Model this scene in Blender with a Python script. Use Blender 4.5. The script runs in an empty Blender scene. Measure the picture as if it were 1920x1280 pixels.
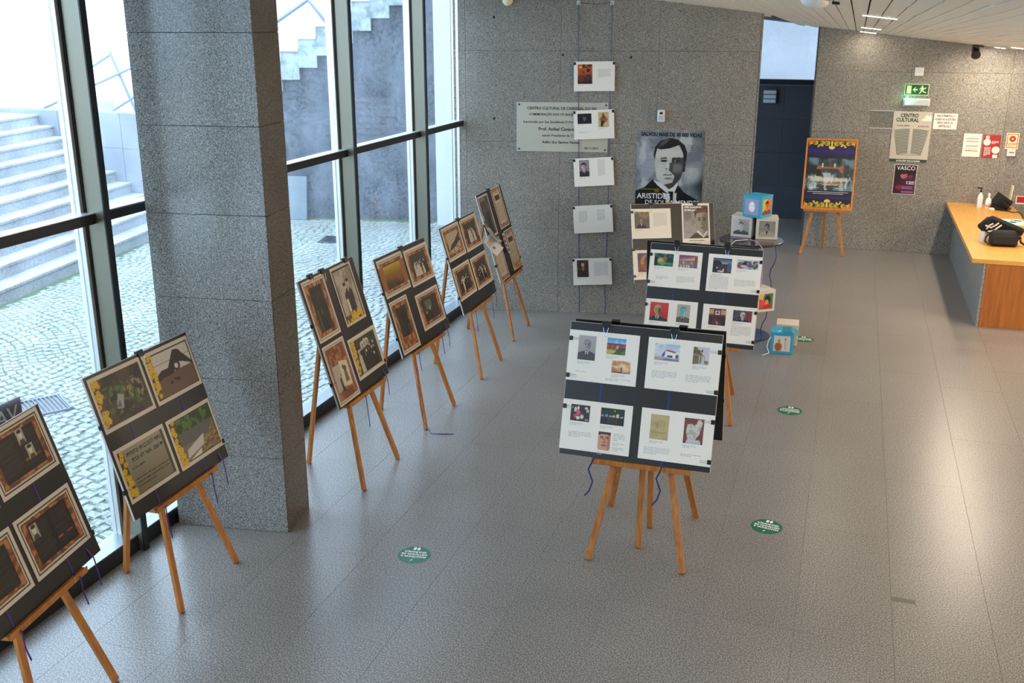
import bpy, bmesh, math, random
import numpy as np
from mathutils import Vector, Matrix, Euler

# ------------------------------------------------------------------ camera, sky, sun, exposure
scn = bpy.context.scene
COL = scn.collection
cam_d = bpy.data.cameras.new('camera')
cam = bpy.data.objects.new('camera', cam_d); COL.objects.link(cam)
cam_d.sensor_width = 36.0
cam_d.lens = 1921.0/1920.0*36.0
cam_d.clip_end = 400
cam.matrix_world = Matrix(((0.95068066, -0.09331227, 0.29580249, 0.0),
                           (0.31017123, 0.28504345, -0.90694213, 0.0),
                           (0.00031226, 0.95396177, 0.29992808, 3.1),
                           (0, 0, 0, 1)))
scn.camera = cam
world = bpy.data.worlds.new('sky'); scn.world = world
world.use_nodes = True
wb = world.node_tree.nodes['Background']
wb.inputs[0].default_value = (0.60, 0.77, 1.0, 1)
wb.inputs[1].default_value = 3.3
sun_d = bpy.data.lights.new('sun', 'SUN'); sun_d.energy = 4.0; sun_d.angle = 0.02
sun_d.color = (1.0, 0.93, 0.82)
sun = bpy.data.objects.new('sun', sun_d); COL.objects.link(sun)
sun.rotation_euler = Vector((-0.80, 0.35, -0.44)).to_track_quat('-Z', 'Y').to_euler()
scn.view_settings.view_transform = 'Standard'
scn.view_settings.look = 'None'
scn.view_settings.gamma = 1.0
scn.view_settings.exposure = 1.1
scn.view_settings.use_curve_mapping = False

def area(name, loc, target, sx, sy, power, color):
    d = bpy.data.lights.new(name, 'AREA'); d.shape = 'RECTANGLE'; d.size = sx; d.size_y = sy
    d.energy = power; d.color = color
    o = bpy.data.objects.new(name, d); COL.objects.link(o); o.location = loc
    o.rotation_euler = (Vector(target)-Vector(loc)).to_track_quat('-Z', 'Y').to_euler()
    return o
# added unseen fill lights for the hall, behind and beside the camera
WARM = (1.0, 0.84, 0.66)
area('hall_fill_light', (0.6, 0.9, 3.24), (0.6, 0.9, 0), 2.6, 2.0, 62, (1.0, 0.90, 0.76))
area('hall_fill_light', (3.6, 4.5, 2.75), (3.0, 5.0, 0), 2.0, 3.0, 62, WARM)
area('hall_fill_light', (3.6, 10.0, 2.62), (3.2, 10.5, 0), 1.6, 3.0, 110, WARM)
# added unseen lights behind the reception desk, aimed up to brighten the ceiling
area('ceiling_fill_light', (4.6, 11.0, 1.9), (3.6, 10.5, 4.0), .3, 2.4, 60, WARM)
area('ceiling_fill_light', (4.6, 6.0, 1.9), (3.2, 6.5, 4.0), .3, 2.4, 60, WARM)

# ------------------------------------------------------------------ helpers
R = math.radians
def lin(c):
    c = np.asarray(c, float)/255.0
    return np.where(c <= 0.04045, c/12.92, ((c+0.055)/1.055)**2.4)
def rgb(*c): return tuple(lin(c))+(1,)

MATS = {}
def mat(name, col, rough=0.6, metal=0.0, bump=0.0, bscale=60, var=0.0, vscale=8, emis=None, spec=0.5, alpha=None, trans=0.0, coat=0.0):
    if name in MATS: return MATS[name]
    m = bpy.data.materials.new(name); m.use_nodes = True
    nt = m.node_tree; b = nt.nodes['Principled BSDF']
    b.inputs['Roughness'].default_value = rough; b.inputs['Metallic'].default_value = metal
    b.inputs['Specular IOR Level'].default_value = spec
    b.inputs['Transmission Weight'].default_value = trans
    b.inputs['Coat Weight'].default_value = coat
    c = rgb(*col)
    n = nt.nodes.new('ShaderNodeTexNoise'); n.inputs['Scale'].default_value = vscale; n.inputs['Detail'].default_value = 4
    g = nt.nodes.new('ShaderNodeNewGeometry'); nt.links.new(g.outputs['Position'], n.inputs['Vector'])
    mx = nt.nodes.new('ShaderNodeMix'); mx.data_type = 'RGBA'
    v = max(var, 0.02)
    mx.inputs[6].default_value = tuple(x*(1-v) for x in c[:3])+(1,)
    mx.inputs[7].default_value = tuple(min(1, x*(1+v)) for x in c[:3])+(1,)
    nt.links.new(n.outputs['Fac'], mx.inputs[0]); nt.links.new(mx.outputs[2], b.inputs['Base Color'])
    if bump > 0:
        n2 = nt.nodes.new('ShaderNodeTexNoise'); n2.inputs['Scale'].default_value = bscale
        bp = nt.nodes.new('ShaderNodeBump'); bp.inputs['Strength'].default_value = bump; bp.inputs['Distance'].default_value = 0.003
        nt.links.new(g.outputs['Position'], n2.inputs['Vector']); nt.links.new(n2.outputs['Fac'], bp.inputs['Height']); nt.links.new(bp.outputs[0], b.inputs['Normal'])
    if emis:
        b.inputs['Emission Color'].default_value = rgb(*emis[0]); b.inputs['Emission Strength'].default_value = emis[1]
    MATS[name] = m
    return m

def granite(name, dark, mid, light, rough=0.35, scale=110, warm=0.04, spec=0.5, stain=0.12, stretch=(1, 1, 1)):
    m = bpy.data.materials.new(name); m.use_nodes = True
    nt = m.node_tree; b = nt.nodes['Principled BSDF']; L = nt.links.new
    g = nt.nodes.new('ShaderNodeNewGeometry'); oi = nt.nodes.new('ShaderNodeObjectInfo')
    mp = nt.nodes.new('ShaderNodeMapping'); mp.inputs['Scale'].default_value = stretch
    L(g.outputs['Position'], mp.inputs['Vector'])
    n = nt.nodes.new('ShaderNodeTexNoise'); n.inputs['Scale'].default_value = scale; n.inputs['Detail'].default_value = 3.5; n.inputs['Roughness'].default_value = 0.78
    L(mp.outputs[0], n.inputs['Vector'])
    r = nt.nodes.new('ShaderNodeValToRGB'); e = r.color_ramp.elements
    e[0].position = 0.38; e[0].color = rgb(*dark); e[1].position = 0.62; e[1].color = rgb(*light)
    k = r.color_ramp.elements.new(0.5); k.color = rgb(*mid)
    L(n.outputs['Fac'], r.inputs[0])
    n3 = nt.nodes.new('ShaderNodeTexNoise'); n3.inputs['Scale'].default_value = 1.7; n3.inputs['Detail'].default_value = 5
    L(g.outputs['Position'], n3.inputs['Vector'])
    mr = nt.nodes.new('ShaderNodeMapRange'); mr.inputs[1].default_value = 0.3; mr.inputs[2].default_value = 0.7
    mr.inputs[3].default_value = 1-stain; mr.inputs[4].default_value = 1+stain
    L(n3.outputs['Fac'], mr.inputs[0])
    mr2 = nt.nodes.new('ShaderNodeMapRange'); mr2.inputs[3].default_value = 0.965; mr2.inputs[4].default_value = 1.035
    L(oi.outputs['Random'], mr2.inputs[0])
    mu = nt.nodes.new('ShaderNodeMath'); mu.operation = 'MULTIPLY'; L(mr.outputs[0], mu.inputs[0]); L(mr2.outputs[0], mu.inputs[1])
    vm = nt.nodes.new('ShaderNodeVectorMath'); vm.operation = 'SCALE'; L(r.outputs[0], vm.inputs[0]); L(mu.outputs[0], vm.inputs['Scale'])
    L(vm.outputs[0], b.inputs['Base Color'])
    rr = nt.nodes.new('ShaderNodeMapRange'); rr.inputs[3].default_value = rough-0.01; rr.inputs[4].default_value = rough+0.02
    L(n3.outputs['Fac'], rr.inputs[0]); L(rr.outputs[0], b.inputs['Roughness'])
    b.inputs['Specular IOR Level'].default_value = spec
    MATS[name] = m
    return m

def wood(name, c0, c1, rough=0.45, axis='Z', scale=3.0):
    m = bpy.data.materials.new(name); m.use_nodes = True
    nt = m.node_tree; b = nt.nodes['Principled BSDF']; L = nt.links.new
    tc = nt.nodes.new('ShaderNodeTexCoord'); oi = nt.nodes.new('ShaderNodeObjectInfo')
    mp = nt.nodes.new('ShaderNodeMapping')
    s = [22*scale/3]*3; s['XYZ'.index(axis)] = 1.2; mp.inputs['Scale'].default_value = s
    add = nt.nodes.new('ShaderNodeVectorMath'); add.operation = 'ADD'
    L(tc.outputs['Object'], add.inputs[0])
    sc = nt.nodes.new('ShaderNodeVectorMath'); sc.operation = 'SCALE'; sc.inputs['Scale'].default_value = 13
    cb = nt.nodes.new('ShaderNodeCombineXYZ'); L(oi.outputs['Random'], cb.inputs[0]); L(oi.outputs['Random'], cb.inputs[1]); L(cb.outputs[0], sc.inputs[0]); L(sc.outputs[0], add.inputs[1])
    L(add.outputs[0], mp.inputs['Vector'])
    n = nt.nodes.new('ShaderNodeTexNoise'); n.inputs['Scale'].default_value = 2.0; n.inputs['Detail'].default_value = 5; n.inputs['Distortion'].default_value = 0.6
    L(mp.outputs[0], n.inputs['Vector'])
    r = nt.nodes.new('ShaderNodeValToRGB'); e = r.color_ramp.elements
    e[0].position = 0.3; e[0].color = rgb(*c0); e[1].position = 0.7; e[1].color = rgb(*c1)
    L(n.outputs['Fac'], r.inputs[0]); L(r.outputs[0], b.inputs['Base Color'])
    b.inputs['Roughness'].default_value = rough
    MATS[name] = m
    return m

def print_mat(name, rough=0.45, coat=0.0):
    m = bpy.data.materials.new(name); m.use_nodes = True
    nt = m.node_tree; b = nt.nodes['Principled BSDF']
    a = nt.nodes.new('ShaderNodeVertexColor'); a.layer_name = 'ink'
    nt.links.new(a.outputs[0], b.inputs['Base Color']); b.inputs['Roughness'].default_value = rough
    b.inputs['Coat Weight'].default_value = coat
    MATS[name] = m
    return m

def glass_mat(name, tint=(0.93, 0.97, 0.98), haze=0.02, hazec=(0.8, 0.88, 1.0)):
    m = bpy.data.materials.new(name); m.use_nodes = True
    nt = m.node_tree; nt.nodes.clear(); L = nt.links.new
    out = nt.nodes.new('ShaderNodeOutputMaterial'); tr = nt.nodes.new('ShaderNodeBsdfTransparent'); tr.inputs[0].default_value = tint+(1,)
    gl = nt.nodes.new('ShaderNodeBsdfGlossy'); gl.inputs['Roughness'].default_value = 0.02
    lw = nt.nodes.new('ShaderNodeLayerWeight'); pw = nt.nodes.new('ShaderNodeMath'); pw.operation = 'POWER'; pw.inputs[1].default_value = 5.0
    fr = nt.nodes.new('ShaderNodeMath'); fr.operation = 'MULTIPLY_ADD'; fr.inputs[1].default_value = .6; fr.inputs[2].default_value = .035
    L(lw.outputs['Facing'], pw.inputs[0]); L(pw.outputs[0], fr.inputs[0])
    df = nt.nodes.new('ShaderNodeBsdfTranslucent'); df.inputs[0].default_value = hazec+(1,)
    n = nt.nodes.new('ShaderNodeTexNoise'); n.inputs['Scale'].default_value = 2.5; n.inputs['Detail'].default_value = 6
    mr = nt.nodes.new('ShaderNodeMapRange'); mr.inputs[1].default_value = 0.35; mr.inputs[2].default_value = 0.75; mr.inputs[3].default_value = haze*0.4; mr.inputs[4].default_value = haze*1.8
    g = nt.nodes.new('ShaderNodeNewGeometry'); L(g.outputs['Position'], n.inputs['Vector']); L(n.outputs['Fac'], mr.inputs[0])
    m0 = nt.nodes.new('ShaderNodeMixShader'); L(mr.outputs[0], m0.inputs[0]); L(tr.outputs[0], m0.inputs[1]); L(df.outputs[0], m0.inputs[2])
    m1 = nt.nodes.new('ShaderNodeMixShader'); L(fr.outputs[0], m1.inputs[0]); L(m0.outputs[0], m1.inputs[1]); L(gl.outputs[0], m1.inputs[2])
    L(m1.outputs[0], out.inputs[0]); MATS[name] = m
    return m

def ob(name, bm, m, parent=None, smooth=False, loc=None, rot=None):
    if isinstance(bm, bpy.types.Mesh): me = bm
    else:
        me = bpy.data.meshes.new(name)
        bmesh.ops.recalc_face_normals(bm, faces=bm.faces)
        bm.to_mesh(me); bm.free()
    if m is not None and not me.materials:
        me.materials.append(m)
    if smooth:
        for p in me.polygons: p.use_smooth = True
        try: me.set_sharp_from_angle(angle=R(40))
        except Exception: pass
    o = bpy.data.objects.new(name, me); COL.objects.link(o)
    if loc is not None: o.location = loc
    if rot is not None: o.rotation_euler = rot
    if parent is not None: o.parent = parent
    return o
def tag(o, label=None, cat=None, group=None, kind=None):
    if label: o['label'] = label
    if cat: o['category'] = cat
    if group: o['group'] = group
    if kind: o['kind'] = kind
    return o
def empty(name, loc=(0, 0, 0), rot=(0, 0, 0), mw=None, **k):
    o = bpy.data.objects.new(name, None); COL.objects.link(o); o.empty_display_size = 0.1
    if mw is not None: o.matrix_world = mw
    else: o.location = loc; o.rotation_euler = rot
    tag(o, **k)
    return o
def struct(name, label=None, loc=(0, 0, 0), rot=(0, 0, 0)):
    return empty(name, loc, rot, kind='structure', label=label)

def new(): return bmesh.new()
def box(bm, x0, x1, y0, y1, z0, z1, M=None, bev=0):
    vs = [bm.verts.new(Vector(p)) for p in ((x0,y0,z0),(x1,y0,z0),(x1,y1,z0),(x0,y1,z0),(x0,y0,z1),(x1,y0,z1),(x1,y1,z1),(x0,y1,z1))]
    fs = [bm.faces.new([vs[i] for i in f]) for f in ((0,3,2,1),(4,5,6,7),(0,1,5,4),(1,2,6,5),(2,3,7,6),(3,0,4,7))]
    if bev > 0:
        es = list({e for f in fs for e in f.edges})
        r = bmesh.ops.bevel(bm, geom=es, offset=bev, segments=1, affect='EDGES')
        vs = list({v for f in r['faces'] for v in f.verts} | {v for v in vs if v.is_valid})
    if M is not None:
        for v in vs: v.co = M @ v.co
    return vs
def B(x0, x1, y0, y1, z0, z1, M=None, bev=0):
    bm = new(); box(bm, x0, x1, y0, y1, z0, z1, M, bev); return bm
def bar(bm, a, b, w, d, up=(0, 0, 1), bev=0.0):
    a = Vector(a); b = Vector(b); z = (b-a); l = z.length; z.normalize()
    x = Vector(up).cross(z)
    if x.length < 1e-4: x = Vector((1, 0, 0)).cross(z)
    x.normalize(); y = z.cross(x)
    M = Matrix(((x.x, y.x, z.x, a.x), (x.y, y.y, z.y, a.y), (x.z, y.z, z.z, a.z), (0, 0, 0, 1)))
    box(bm, -w/2, w/2, -d/2, d/2, 0, l, M, bev)
def tube(bm, pts, r, seg=8, cap=True):
    pts = [Vector(p) for p in pts]; rings = []; pr = None
    for i, p in enumerate(pts):
        t = (pts[min(i+1, len(pts)-1)]-pts[max(i-1, 0)]).normalized()
        x = (pr - t*pr.dot(t)) if pr is not None else t.orthogonal()
        x.normalize(); pr = x; y = t.cross(x)
        rr = r[i] if isinstance(r, (list, tuple)) else r
        rings.append([bm.verts.new(p+x*rr*math.cos(2*math.pi*k/seg)+y*rr*math.sin(2*math.pi*k/seg)) for k in range(seg)])
    for a, b in zip(rings[:-1], rings[1:]):
        for k in range(seg): bm.faces.new((a[k], a[(k+1) % seg], b[(k+1) % seg], b[k]))
    if cap: bm.faces.new(rings[0][::-1]); bm.faces.new(rings[-1])
def lathe(bm, prof, seg=28, c=(0, 0, 0)):
    rings = []
    for r, z in prof:
        rings.append([bm.verts.new((c[0]+r*math.cos(2*math.pi*k/seg), c[1]+r*math.sin(2*math.pi*k/seg), c[2]+z)) for k in range(seg)])
    for a, b in zip(rings[:-1], rings[1:]):
        for k in range(seg): bm.faces.new((a[k], a[(k+1) % seg], b[(k+1) % seg], b[k]))
    bm.faces.new(rings[0][::-1]); bm.faces.new(rings[-1])
def strip(bm, pts, w, n=(0, -1, 0), th=0.0006):
    """thin ribbon following pts, its width across the path and its flat side towards n"""
    pts = [Vector(p) for p in pts]; n = Vector(n); rows = []
    for i, p in enumerate(pts):
        t = (pts[min(i+1, len(pts)-1)]-pts[max(i-1, 0)]).normalized(); s = t.cross(n)
        if s.length < 1e-3: s = Vector((1, 0, 0))
        s.normalize(); q = s.cross(t).normalized()
        rows.append([bm.verts.new(p+s*a*w/2+q*b*th/2) for a, b in ((-1, -1), (1, -1), (1, 1), (-1, 1))])
    for a, b in zip(rows[:-1], rows[1:]):
        for k in range(4): bm.faces.new((a[k], a[(k+1) % 4], b[(k+1) % 4], b[k]))
    bm.faces.new(rows[0][::-1]); bm.faces.new(rows[-1])
def poly(bm, pts, z0, z1, M=None):
    """prism: outline pts (x, y) from z0 to z1"""
    a = [bm.verts.new((p[0], p[1], z0)) for p in pts]; b = [bm.verts.new((p[0], p[1], z1)) for p in pts]
    bm.faces.new(a[::-1]); bm.faces.new(b); n = len(pts)
    for k in range(n): bm.faces.new((a[k], a[(k+1) % n], b[(k+1) % n], b[k]))
    if M is not None:
        for v in a+b: v.co = M @ v.co
FACE = Matrix(((1, 0, 0, 0), (0, 0, -1, 0), (0, 1, 0, 0), (0, 0, 0, 1)))   # drawing plane xy -> xz facing -y

def text_mesh(items, name='lettering'):
    """items: (string, x, y, size, align, bold) -> one flat mesh in the xz plane facing -y"""
    me = bpy.data.meshes.new(name); bm = new()
    for it in items:
        s, x, y, size, al, bold = it[:6]; sx = it[6] if len(it) > 6 else 1.0; rz = it[7] if len(it) > 7 else 0.0
        cu = bpy.data.curves.new('t', 'FONT'); cu.body = s; cu.size = size; cu.align_x = al; cu.offset = bold; cu.resolution_u = 3
        to = bpy.data.objects.new('t', cu); COL.objects.link(to)
        tm = bpy.data.meshes.new_from_object(to)
        M = FACE @ Matrix.Translation((x, y, 0)) @ Matrix.Rotation(rz, 4, 'Z') @ Matrix.Diagonal((sx, 1, 1, 1))
        tm.transform(M); bm.from_mesh(tm)
        bpy.data.objects.remove(to); bpy.data.curves.remove(cu); bpy.data.meshes.remove(tm)
    bm.to_mesh(me); bm.free()
    return me
def letters(parent, items, m, y=-.002, name='lettering'):
    """items: (string, x0, baseline, size, width or None, boldness[, angle]) - one flat object per line"""
    for it in items:
        st, x, z, size, wd, bold = it[:6]
        me = text_mesh([(st, 0, 0, size, 'LEFT', bold)], name)
        if wd and len(me.vertices):
            xs = [v.co.x for v in me.vertices]; w0 = max(xs)-min(xs); me.transform(Matrix.Diagonal((wd/w0, 1, 1, 1)))
        if len(it) > 6: me.transform(Matrix.Rotation(-it[6], 4, 'Y'))
        me.transform(Matrix.Translation((x, 0, z)))
        ob(name, me, MATS[m], parent, loc=(0, y, 0))
def tlines(bm, x0, x1, z1, n, pitch, rng, y=-0.0012, th=0.42, last=0.5):
    """n rows of print, built of short flat words"""
    for i in range(n):
        z = z1-i*pitch; xe = x1 if i < n-1 else x0+(x1-x0)*last; x = x0
        while x < xe-0.004:
            w = min(rng.uniform(.008, .03), xe-x)
            vs = [bm.verts.new(p) for p in ((x, y, z-pitch*th), (x+w, y, z-pitch*th), (x+w, y, z), (x, y, z))]
            bm.faces.new(vs); x += w+.004

# ------------------------------------------------------------------ print painter (flat pictures only)
class Cv:
    def __init__(s, w, h, bg, seed=0):
        s.w, s.h = w, h; s.rng = np.random.default_rng(seed)
        s.a = np.ones((h, w, 3))*np.array(bg, float)
        s.x, s.y = np.meshgrid(np.linspace(0, 1, w), np.linspace(0, 1, h))
    def mix(s, m, c, a=1.0):
        m = (np.clip(m, 0, 1)*a)[..., None]; s.a = s.a*(1-m)+np.array(c, float)*m; return s
    def rect(s, x0, y0, x1, y1, c, a=1): return s.mix(((s.x >= x0)&(s.x <= x1)&(s.y >= y0)&(s.y <= y1)).astype(float), c, a)
    def ell(s, cx, cy, rx, ry, c, a=1, soft=0.15, rot=0):
        dx, dy = s.x-cx, s.y-cy
        if rot: dx, dy = dx*math.cos(rot)+dy*math.sin(rot), -dx*math.sin(rot)+dy*math.cos(rot)
        d = np.sqrt((dx/rx)**2+(dy/ry)**2)
        return s.mix((1-d)/soft+0.5, c, a)
    def poly(s, pts, c, a=1):
        m = np.zeros((s.h, s.w), bool); n = len(pts)
        for i in range(n):
            (xa, ya), (xb, yb) = pts[i], pts[(i+1) % n]
            if ya == yb: continue
            m ^= ((s.y > min(ya, yb)) & (s.y <= max(ya, yb)) & (s.x < (xb-xa)*(s.y-ya)/(yb-ya)+xa))
        return s.mix(m.astype(float), c, a)
    def nz(s, gx, gy, oct=3):
        out = 0; amp = 1; tot = 0
        for o in range(oct):
            g = s.rng.random((gy+2, gx+2)); fx = s.x*gx; fy = s.y*gy
            ix = np.clip(fx.astype(int), 0, gx); iy = np.clip(fy.astype(int), 0, gy); tx = fx-ix; ty = fy-iy
            v = (g[iy, ix]*(1-tx)+g[iy, ix+1]*tx)*(1-ty)+(g[iy+1, ix]*(1-tx)+g[iy+1, ix+1]*tx)*ty
            out = out+v*amp; tot += amp; amp *= .55; gx *= 2; gy *= 2
        return out/tot
    def cloud(s, gx, gy, c, a=1, lo=.45, hi=.6, box=(0, 0, 1, 1)):
        n = s.nz(gx, gy); m = np.clip((n-lo)/(hi-lo), 0, 1)
        m = m*((s.x >= box[0])&(s.x <= box[2])&(s.y >= box[1])&(s.y <= box[3]))
        return s.mix(m, c, a)
    def grad(s, y0, c0, y1, c1, a=1):
        t = np.clip((s.y-y0)/(y1-y0), 0, 1)[..., None]; m = ((s.y >= min(y0, y1))&(s.y <= max(y0, y1)))[..., None]*a
        s.a = s.a*(1-m)+(np.array(c0, float)*(1-t)+np.array(c1, float)*t)*m; return s
    def text(s, x0, y0, x1, y1, n, c, a=.8):
        ph = (s.y-y0)/(y1-y0)*n; row = np.floor(ph); on = (ph-row) > .45
        end = x1-(np.sin(row*7.3)*.5+.5)*(x1-x0)*.12
        wd = np.sin(s.x*260+row*11) > -.75
        return s.mix((on&wd&(s.x > x0)&(s.x < end)&(s.y > y0)&(s.y < y1)).astype(float), c, a)
    def man(s, cx, cy, k, skin, hair, suit, shirt=(225, 225, 220), asp=1.0, shade=0.35, hat=None):
        """bust; k = head half height, asp = picture width/height"""
        X = lambda v: v*k/asp
        s.poly([(cx-X(2.6), cy-3.2*k), (cx-X(2.3), cy-1.9*k), (cx-X(.6), cy-1.25*k), (cx+X(.6), cy-1.25*k), (cx+X(2.3), cy-1.9*k), (cx+X(2.6), cy-3.2*k)], suit)
        s.poly([(cx-X(.45), cy-1.15*k), (cx+X(.45), cy-1.15*k), (cx, cy-2.4*k)], shirt)
        s.poly([(cx-X(.1), cy-1.35*k), (cx+X(.1), cy-1.35*k), (cx+X(.16), cy-2.3*k), (cx-X(.16), cy-2.3*k)], tuple(v*.35 for v in suit))
        s.ell(cx, cy-.95*k, X(.4), .45*k, tuple(v*.85 for v in skin))
        s.ell(cx, cy+.18*k, X(.82), 1.0*k, hair)
        s.ell(cx-X(.78), cy-.05*k, X(.12), .22*k, skin); s.ell(cx+X(.78), cy-.05*k, X(.12), .22*k, skin)
        s.ell(cx, cy-.08*k, X(.7), .95*k, skin)
        s.ell(cx+X(.45), cy-.1*k, X(.3), .8*k, (0, 0, 0), shade, soft=.8)
        s.poly([(cx-X(.72), cy+.75*k), (cx-X(.2), cy+.5*k), (cx+X(.7), cy+.62*k), (cx+X(.5), cy+1.1*k), (cx-X(.4), cy+1.12*k)], hair)
        for d in (-1, 1):
            s.ell(cx+X(.3*d), cy+.1*k, X(.15), .07*k, (30, 25, 25), .85, soft=.4)
            s.ell(cx+X(.3*d), cy+.3*k, X(.2), .045*k, (30, 25, 25), .8, soft=.5)
        s.ell(cx+X(.06), cy-.18*k, X(.09), .22*k, tuple(v*.7 for v in skin), .8, soft=.6)
        s.ell(cx, cy-.5*k, X(.25), .05*k, (90, 40, 40) if skin[0] > skin[2]+20 else (40, 40, 40), .8, soft=.5)
        if hat: s.ell(cx, cy+.75*k, X(1.0), .35*k, hat); s.ell(cx, cy+1.0*k, X(.6), .45*k, hat)
        return s
    def mesh(s, W, H, name='print'):
        v = np.zeros((s.h*s.w, 3)); v[:, 0] = (s.x.ravel()-.5)*W; v[:, 2] = (s.y.ravel()-.5)*H
        i = np.arange((s.h-1)*(s.w-1)); r, c = i//(s.w-1), i % (s.w-1); a = r*s.w+c
        f = np.stack([a, a+1, a+s.w+1, a+s.w], 1)
        me = bpy.data.meshes.new(name); me.from_pydata(v.tolist(), [], f.tolist())
        at = me.color_attributes.new('ink', 'FLOAT_COLOR', 'POINT')
        col = np.ones((s.h*s.w, 4)); col[:, :3] = lin(np.clip(s.a, 0, 255)).reshape(-1, 3)
        at.data.foreach_set('color', col.ravel().astype(np.float32))
        me.materials.append(MATS['ink']); return me
def put(cv, W, H, parent, x, z, y=-0.0015, name='print', label=None):
    o = ob(name, cv.mesh(W, H, name), None, parent, loc=(x, y, z))
    if label: o['label'] = label
    return o

# ------------------------------------------------------------------ materials
print_mat('ink', 0.4, 0.0)
granite('granite_wall', (76, 73, 68), (136, 131, 122), (182, 177, 166), rough=0.30, scale=130, stain=.08)
granite('granite_pillar', (80, 80, 80), (134, 132, 127), (192, 190, 183), rough=0.16, scale=150, stain=.06)
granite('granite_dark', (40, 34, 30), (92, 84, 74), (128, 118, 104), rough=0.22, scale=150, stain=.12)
granite('granite_floor', (62, 58, 55), (123, 117, 110), (180, 173, 165), rough=0.30, scale=135, stain=.06, spec=.6, stretch=(1, .8, 1))
granite('granite_passage_shade', (40, 43, 50), (60, 64, 72), (72, 76, 86), rough=0.4, scale=130, stain=.1)  # passage granite, its shade put into the colour as dark blue-grey
granite('granite_out', (110, 114, 120), (136, 139, 144), (158, 160, 163), rough=0.7, scale=90, stain=.18, spec=.2)
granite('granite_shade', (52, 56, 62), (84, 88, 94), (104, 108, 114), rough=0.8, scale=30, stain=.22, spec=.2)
granite('granite_stair', (146, 148, 150), (172, 174, 176), (192, 192, 192), rough=0.75, scale=40, stain=.2, spec=.2)
granite('marble_fascia', (118, 128, 124), (150, 158, 156), (172, 178, 178), rough=0.6, scale=6, stain=.12, spec=.3)
granite('cobble_stone', (112, 118, 110), (144, 149, 142), (172, 174, 168), rough=0.6, scale=30, stain=.16, spec=.35)
mat('joint', (70, 68, 66), .8); mat('floor_joint', (104, 98, 92), .8); mat('moss', (92, 108, 62), .95, var=.45, vscale=2.2, bump=.5, bscale=40)
mat('plaza_stone', (176, 176, 174), .8, var=.1, vscale=1); mat('well_wall', (118, 122, 128), .9, var=.08); mat('rail_pale', (120, 128, 142), .5); mat('far_wall', (214, 214, 214), .9, var=.05); mat('render_white', (206, 206, 206), .9, var=.05, vscale=2, bump=.2, bscale=90)
mat('steel', (124, 120, 104), .3, metal=.6, var=.05, vscale=2)
mat('steel_dark', (30, 34, 38), .4, metal=.3); mat('alu_light', (214, 214, 212), .35, metal=.5)
mat('alu_cap', (150, 156, 158), .3, metal=.6); mat('alu_grey', (96, 104, 106), .34, metal=.55)
mat('slat', (238, 230, 212), .55, var=.03); mat('ceiling_paint', (60, 56, 50), .9)
mat('plaster', (176, 172, 164), .9, var=.04)
wood('easel_wood', (158, 94, 36), (194, 128, 60), .42)
wood('desk_wood', (200, 144, 62), (220, 166, 84), .38, axis='Y'); wood('desk_front_wood', (150, 86, 34), (176, 106, 46), .42)
wood('frame_wood', (186, 110, 40), (216, 138, 60), .42)
mat('board_black', (34, 33, 31), .34, var=.1); mat('board_edge', (200, 196, 188), .5)
mat('paper', (240, 233, 219), .55, var=.015, vscale=3); mat('paper_sepia', (196, 184, 166), .5, var=.03)
mat('clip_black', (14, 14, 16), .3); mat('wire', (200, 200, 200), .25, metal=.9)
mat('ribbon_blue', (28, 40, 104), .4); mat('ribbon_purple', (70, 34, 128), .4); mat('ribbon_pink', (196, 150, 196), .4); mat('ribbon_white', (226, 226, 232), .4)
mat('text_grey', (186, 183, 180), .7); mat('text_black', (22, 22, 24), .6); mat('text_white', (236, 236, 236), .6)
glass_mat('pane_glass', haze=.035); glass_mat('acrylic', (0.96, 0.97, 0.97), .01)
mat('lamp_on', (255, 250, 240), .5, emis=((255, 244, 224), 14)); mat('led_green', (60, 255, 130), .4, emis=((60, 255, 130), 6))

# ------------------------------------------------------------------ THE SETTING
A = R(10.2); CA, SA = math.cos(A), math.sin(A)
G2 = Matrix(((CA, -SA, 0, 0), (SA, CA, 0, 0), (0, 0, 1, 0), (0, 0, 0, 1)))     # (u, v, z) -> world, the second building grid
def uvw(u, v, z=0.0): return G2 @ Vector((u, v, z))
def zc(x, y): return 3.006-0.115*(x+.51)-0.025*(y-15.02)

# floor with its granite tiles
floor = ob('floor', B(-4.1, 6.2, -4, 17.4, -.3, -.003), MATS['floor_joint']); tag(floor, kind='structure')
tile_me = bpy.data.meshes.new('tile'); bm = B(0, .5008, 0, 1.2288, -.03, 0, bev=.0004); bm.to_mesh(tile_me); bm.free(); tile_me.materials.append(MATS['granite_floor'])
rng = random.Random(4)
offs = {0: .31, 1: 0.0, 3: .62}
for c in range(19):
    x = -4.061+.502*c; o0 = offs.get(c, rng.choice((0, .31, .62, .92)))
    for r_ in range(13):
        y = 1.28+o0+1.23*r_
        if y > 17.1 or y+1.2 < 2.2: continue
        ob('tile', tile_me, None, floor, loc=(x, y, 0))
ob('screed', B(-4.05, 5.6, -4, 1.9, -.03, -.0005), MATS['granite_floor'], floor)

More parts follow.
